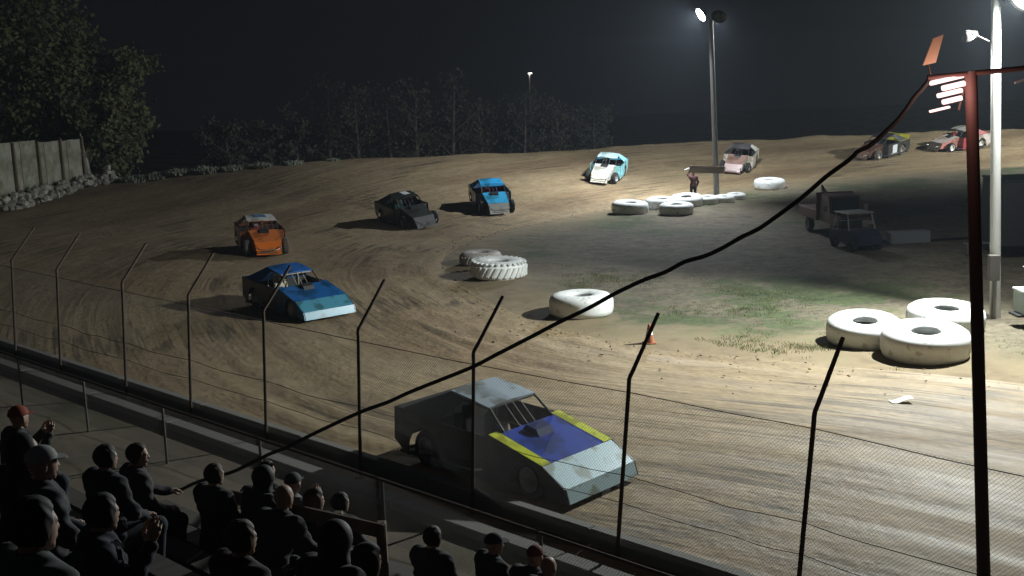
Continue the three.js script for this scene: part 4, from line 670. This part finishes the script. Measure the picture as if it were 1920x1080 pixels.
const dk = [0.02, 0.018, 0.016], bn = [0.06, 0.035, 0.02];
const crowd = [ // row, u, n, pose, hair, hair colour, jacket, turn, label
  [6, -12.0, 4.56, 3, 'cap', [0.28, 0.045, 0.02], [0.03, 0.03, 0.03], -0.1, 'person in orange red cap at the left frame edge'],
  [4, -7.96, 3.19, 0, 'cap', [0.3, 0.3, 0.29], [0.03, 0.03, 0.035], -0.15, 'person in pale cap low at the left behind the big near head'],
  [6, -9.96, 4.59, 0, 'short', dk, [0.02, 0.02, 0.025], 0.1, 'left of two dark haired people sitting side by side at centre left'],
  [7, -10.93, 5.31, 2, 'short', bn, [0.03, 0.025, 0.03], -0.2, 'right of two people side by side, with forearm stretched forward'],
  [8, -10.71, 6.11, 0, 'short', bn, [0.02, 0.02, 0.02], 0.1, 'person in black jacket under the start of the sagging cable'],
  [8, -10.25, 6.2, 1, 'hood', [0.02, 0.02, 0.02], [0.02, 0.02, 0.022], -0.1, 'person in dark hood leaning forward right of the black jacket'],
  [9, -11.19, 6.98, 0, 'short', [0.05, 0.04, 0.03], [0.04, 0.035, 0.03], 0.25, 'person with side of face lit right of the dark hood'],
  [11, -13.3, 8.4, 0, 'short', dk, [0.03, 0.03, 0.035], -0.15, 'person whose head touches the sagging cable'],
  [9, -10.72, 7.01, 3, 'cap', [0.06, 0.06, 0.07], [0.1, 0.1, 0.1], 0.0, 'person in dark cap and grey jacket below the cable'],
  [7, -8.65, 5.41, 1, 'none', dk, [0.03, 0.03, 0.03], 0.15, 'bald person seated just behind the wooden railing'],
  [9, -10.09, 6.92, 0, 'long', bn, [0.025, 0.022, 0.025], -0.2, 'long haired person left of a pair above the wooden railing'],
  [10, -10.6, 7.6, 2, 'short', dk, [0.025, 0.025, 0.03], 0.3, 'short haired person right of the long haired one above the railing'],
  [2, -4.82, 1.85, 0, 'short', dk, [0.05, 0.055, 0.055], 0.1, 'large near spectator in grey jacket at bottom left corner'],
  [4, -6.72, 2.93, 3, 'short', dk, [0.02, 0.02, 0.03], -0.35, 'spectator with raised hands right of the large near one'],
  [5, -6.47, 3.83, 0, 'short', bn, [0.025, 0.02, 0.02], 0.0, 'spectator before the left railing post with brown hair'],
  [5, -5.95, 4.02, 1, 'hood', [0.025, 0.02, 0.022], [0.025, 0.02, 0.022], 0.1, 'hooded near spectator below the wooden railing'],
  [6, -6.24, 4.67, 0, 'long', dk, [0.03, 0.03, 0.03], -0.05, 'long haired spectator between the right railing posts'],
  [10, -9.01, 7.65, 0, 'short', dk, [0.022, 0.022, 0.025], 0.1, 'broad shouldered spectator alone just right of the railing'],
  [11, -9.06, 8.51, 2, 'cap', [0.03, 0.03, 0.035], [0.02, 0.02, 0.022], -0.25, 'spectator in dark cap second of four at bottom centre'],
  [11, -8.43, 8.41, 1, 'cap', [0.14, 0.05, 0.04], [0.03, 0.025, 0.025], 0.1, 'spectator in dull red cap third of four at bottom centre'],
  [11, -8.12, 8.49, 0, 'none', dk, [0.03, 0.03, 0.03], 0.2, 'bald spectator at the right end of the four at bottom centre'],
  [4, -8.32, 3.17, 2, 'hood', [0.02, 0.02, 0.025], [0.02, 0.02, 0.025], 0.2, 'hooded spectator at the left edge under the orange red cap'],
];
for (const [k, u, n, vi, hair, hc, jc, tn, lab] of crowd) person(lab, UN(u, n, rowY(k)), FACE + tn, vi, hair, hc, jc);
{ // flagman by the far pole
  const J = { hip: V(0, 0.95, 0), waist: V(0, 1.12, 0), chest: V(0, 1.34, 0.01), neck: V(0, 1.49, 0.01), shoulder: [V(-0.18, 1.42, 0), V(0.18, 1.42, 0)], elbow: [V(-0.28, 1.16, 0.06), V(0.3, 1.55, 0.12)], wrist: [V(-0.24, 0.94, 0.16), V(0.22, 1.78, 0.18)], handDir: [V(0, -1, 0.2), V(-0.1, 1, 0.1)], palm: [V(1, 0, 0), V(-0.6, 0, 0.8)], knee: [V(-0.1, 0.5, 0.03), V(0.13, 0.5, 0.05)], ankle: [V(-0.12, 0.085, -0.02), V(0.16, 0.085, 0.0)] };
  const g = buildPerson(J, V(0, 1.64, 0.03)), at = on(10.95, -69.4);
  const t = thing('person', 'flagman in dark clothes standing by the far pole with one arm raised', 'person', at, Math.PI * 0.95);
  obj('body', g.skin, skinM, t); obj('jacket', g.jacket, cloth([0.09, 0.035, 0.035]), t); obj('trousers', g.trousers, cloth([0.03, 0.03, 0.07]), t); obj('shoes', g.shoes, shoeM, t); obj('cap', g.place(hairs.cap.clone()), mat(0.05, 0.05, 0.05, 0.8), t);
  const f = thing('signal_baton', 'short white baton held up by the flagman', 'baton', V(at.x - 0.22, at.y + 1.92, at.z - 0.16)); 
  obj('baton_shaft', [bar(V(-0.28, -0.08, 0), V(0.26, 0.13, 0), 0.035, 0.028, 8)], M.white, f); obj('baton_grip', [bar(V(-0.36, -0.11, 0), V(-0.26, -0.07, 0), 0.03, 0.03, 8)], M.black, f);
}

// ---------------------------------------------------------------- grass, clods
{
  const r = rng(99), tuft = blades(71, 12, 0.16, 0.1, 0.006), gm = new THREE.MeshPhysicalMaterial({ color: new THREE.Color().setRGB(0.12, 0.145, 0.055), roughness: 1, transmission: 0.45, thickness: 0, side: THREE.DoubleSide }), im = new THREE.InstancedMesh(tuft, gm, 9000), m = new THREE.Matrix4(), q = new THREE.Quaternion(), col = new THREE.Color(); let c = 0;
  const fast = (x, z) => 0.02;
  for (let i = 0; i < 60000 && c < 9000; i++) {
    const n = 25.2 + 10 * r() * r(), u = -34 + 34 * r(), p = UN(u, n); const e = fbm(p.x * 0.35, p.z * 0.35, 901, 3);
    if (e < 0.4 || p.x < -0.5) continue; const k = smooth(0.4, 0.75, e); if (r() > k * k) continue;
    if (n < 26.4 + 1.2 * (1 - smooth(-26, -16, u)) + 8 * smooth(-24, -34, u)) continue;
    q.setFromAxisAngle(V(0, 1, 0), r() * 6.28); const s = 0.6 + r() * 0.9; m.compose(V(p.x, 0.03, p.z), q, V(s, s, s)); im.setMatrixAt(c, m); col.setRGB(0.7 + 0.7 * r(), 0.75 + 0.5 * r(), 0.6 + 0.5 * r()); im.setColorAt(c++, col);
  }
  im.count = c; im.name = 'infield_grass'; im.castShadow = im.receiveShadow = true; scene.add(im); info(im, 'sparse green grass along the near infield edge', 'grass', 0, 'stuff');
  const cl = new THREE.InstancedMesh(rocks[0], new THREE.MeshStandardMaterial({ color: new THREE.Color().setRGB(0.27, 0.21, 0.135), roughness: 0.95 }), 1100); c = 0;
  for (let i = 0; i < 1100; i++) {
    const s = r(), a = cIn.getPoint(0.1 + 0.68 * s), b = cOut.getPoint(0.1 + 0.68 * s), w = a.distanceTo(b), off = (r() * r() * 4.5 - 0.4) / w, p = a.clone().lerp(b, off), sz = 0.01 + 0.04 * Math.pow(r(), 3);
    q.setFromAxisAngle(V(0, 1, 0), r() * 6.28); m.compose(V(p.x, 0.0 + 0.2 * sz, p.z), q, V(sz * (1 + r()), sz * 0.8, sz)); cl.setMatrixAt(c++, m);
  }
  cl.name = 'dirt_clods'; cl.castShadow = cl.receiveShadow = true; scene.add(cl); info(cl, 'loose dirt clods thrown along the inner track edge', 'dirt clods', 0, 'stuff');
}
renderer.setSize(1024, 576);
renderer.render(scene, camera);
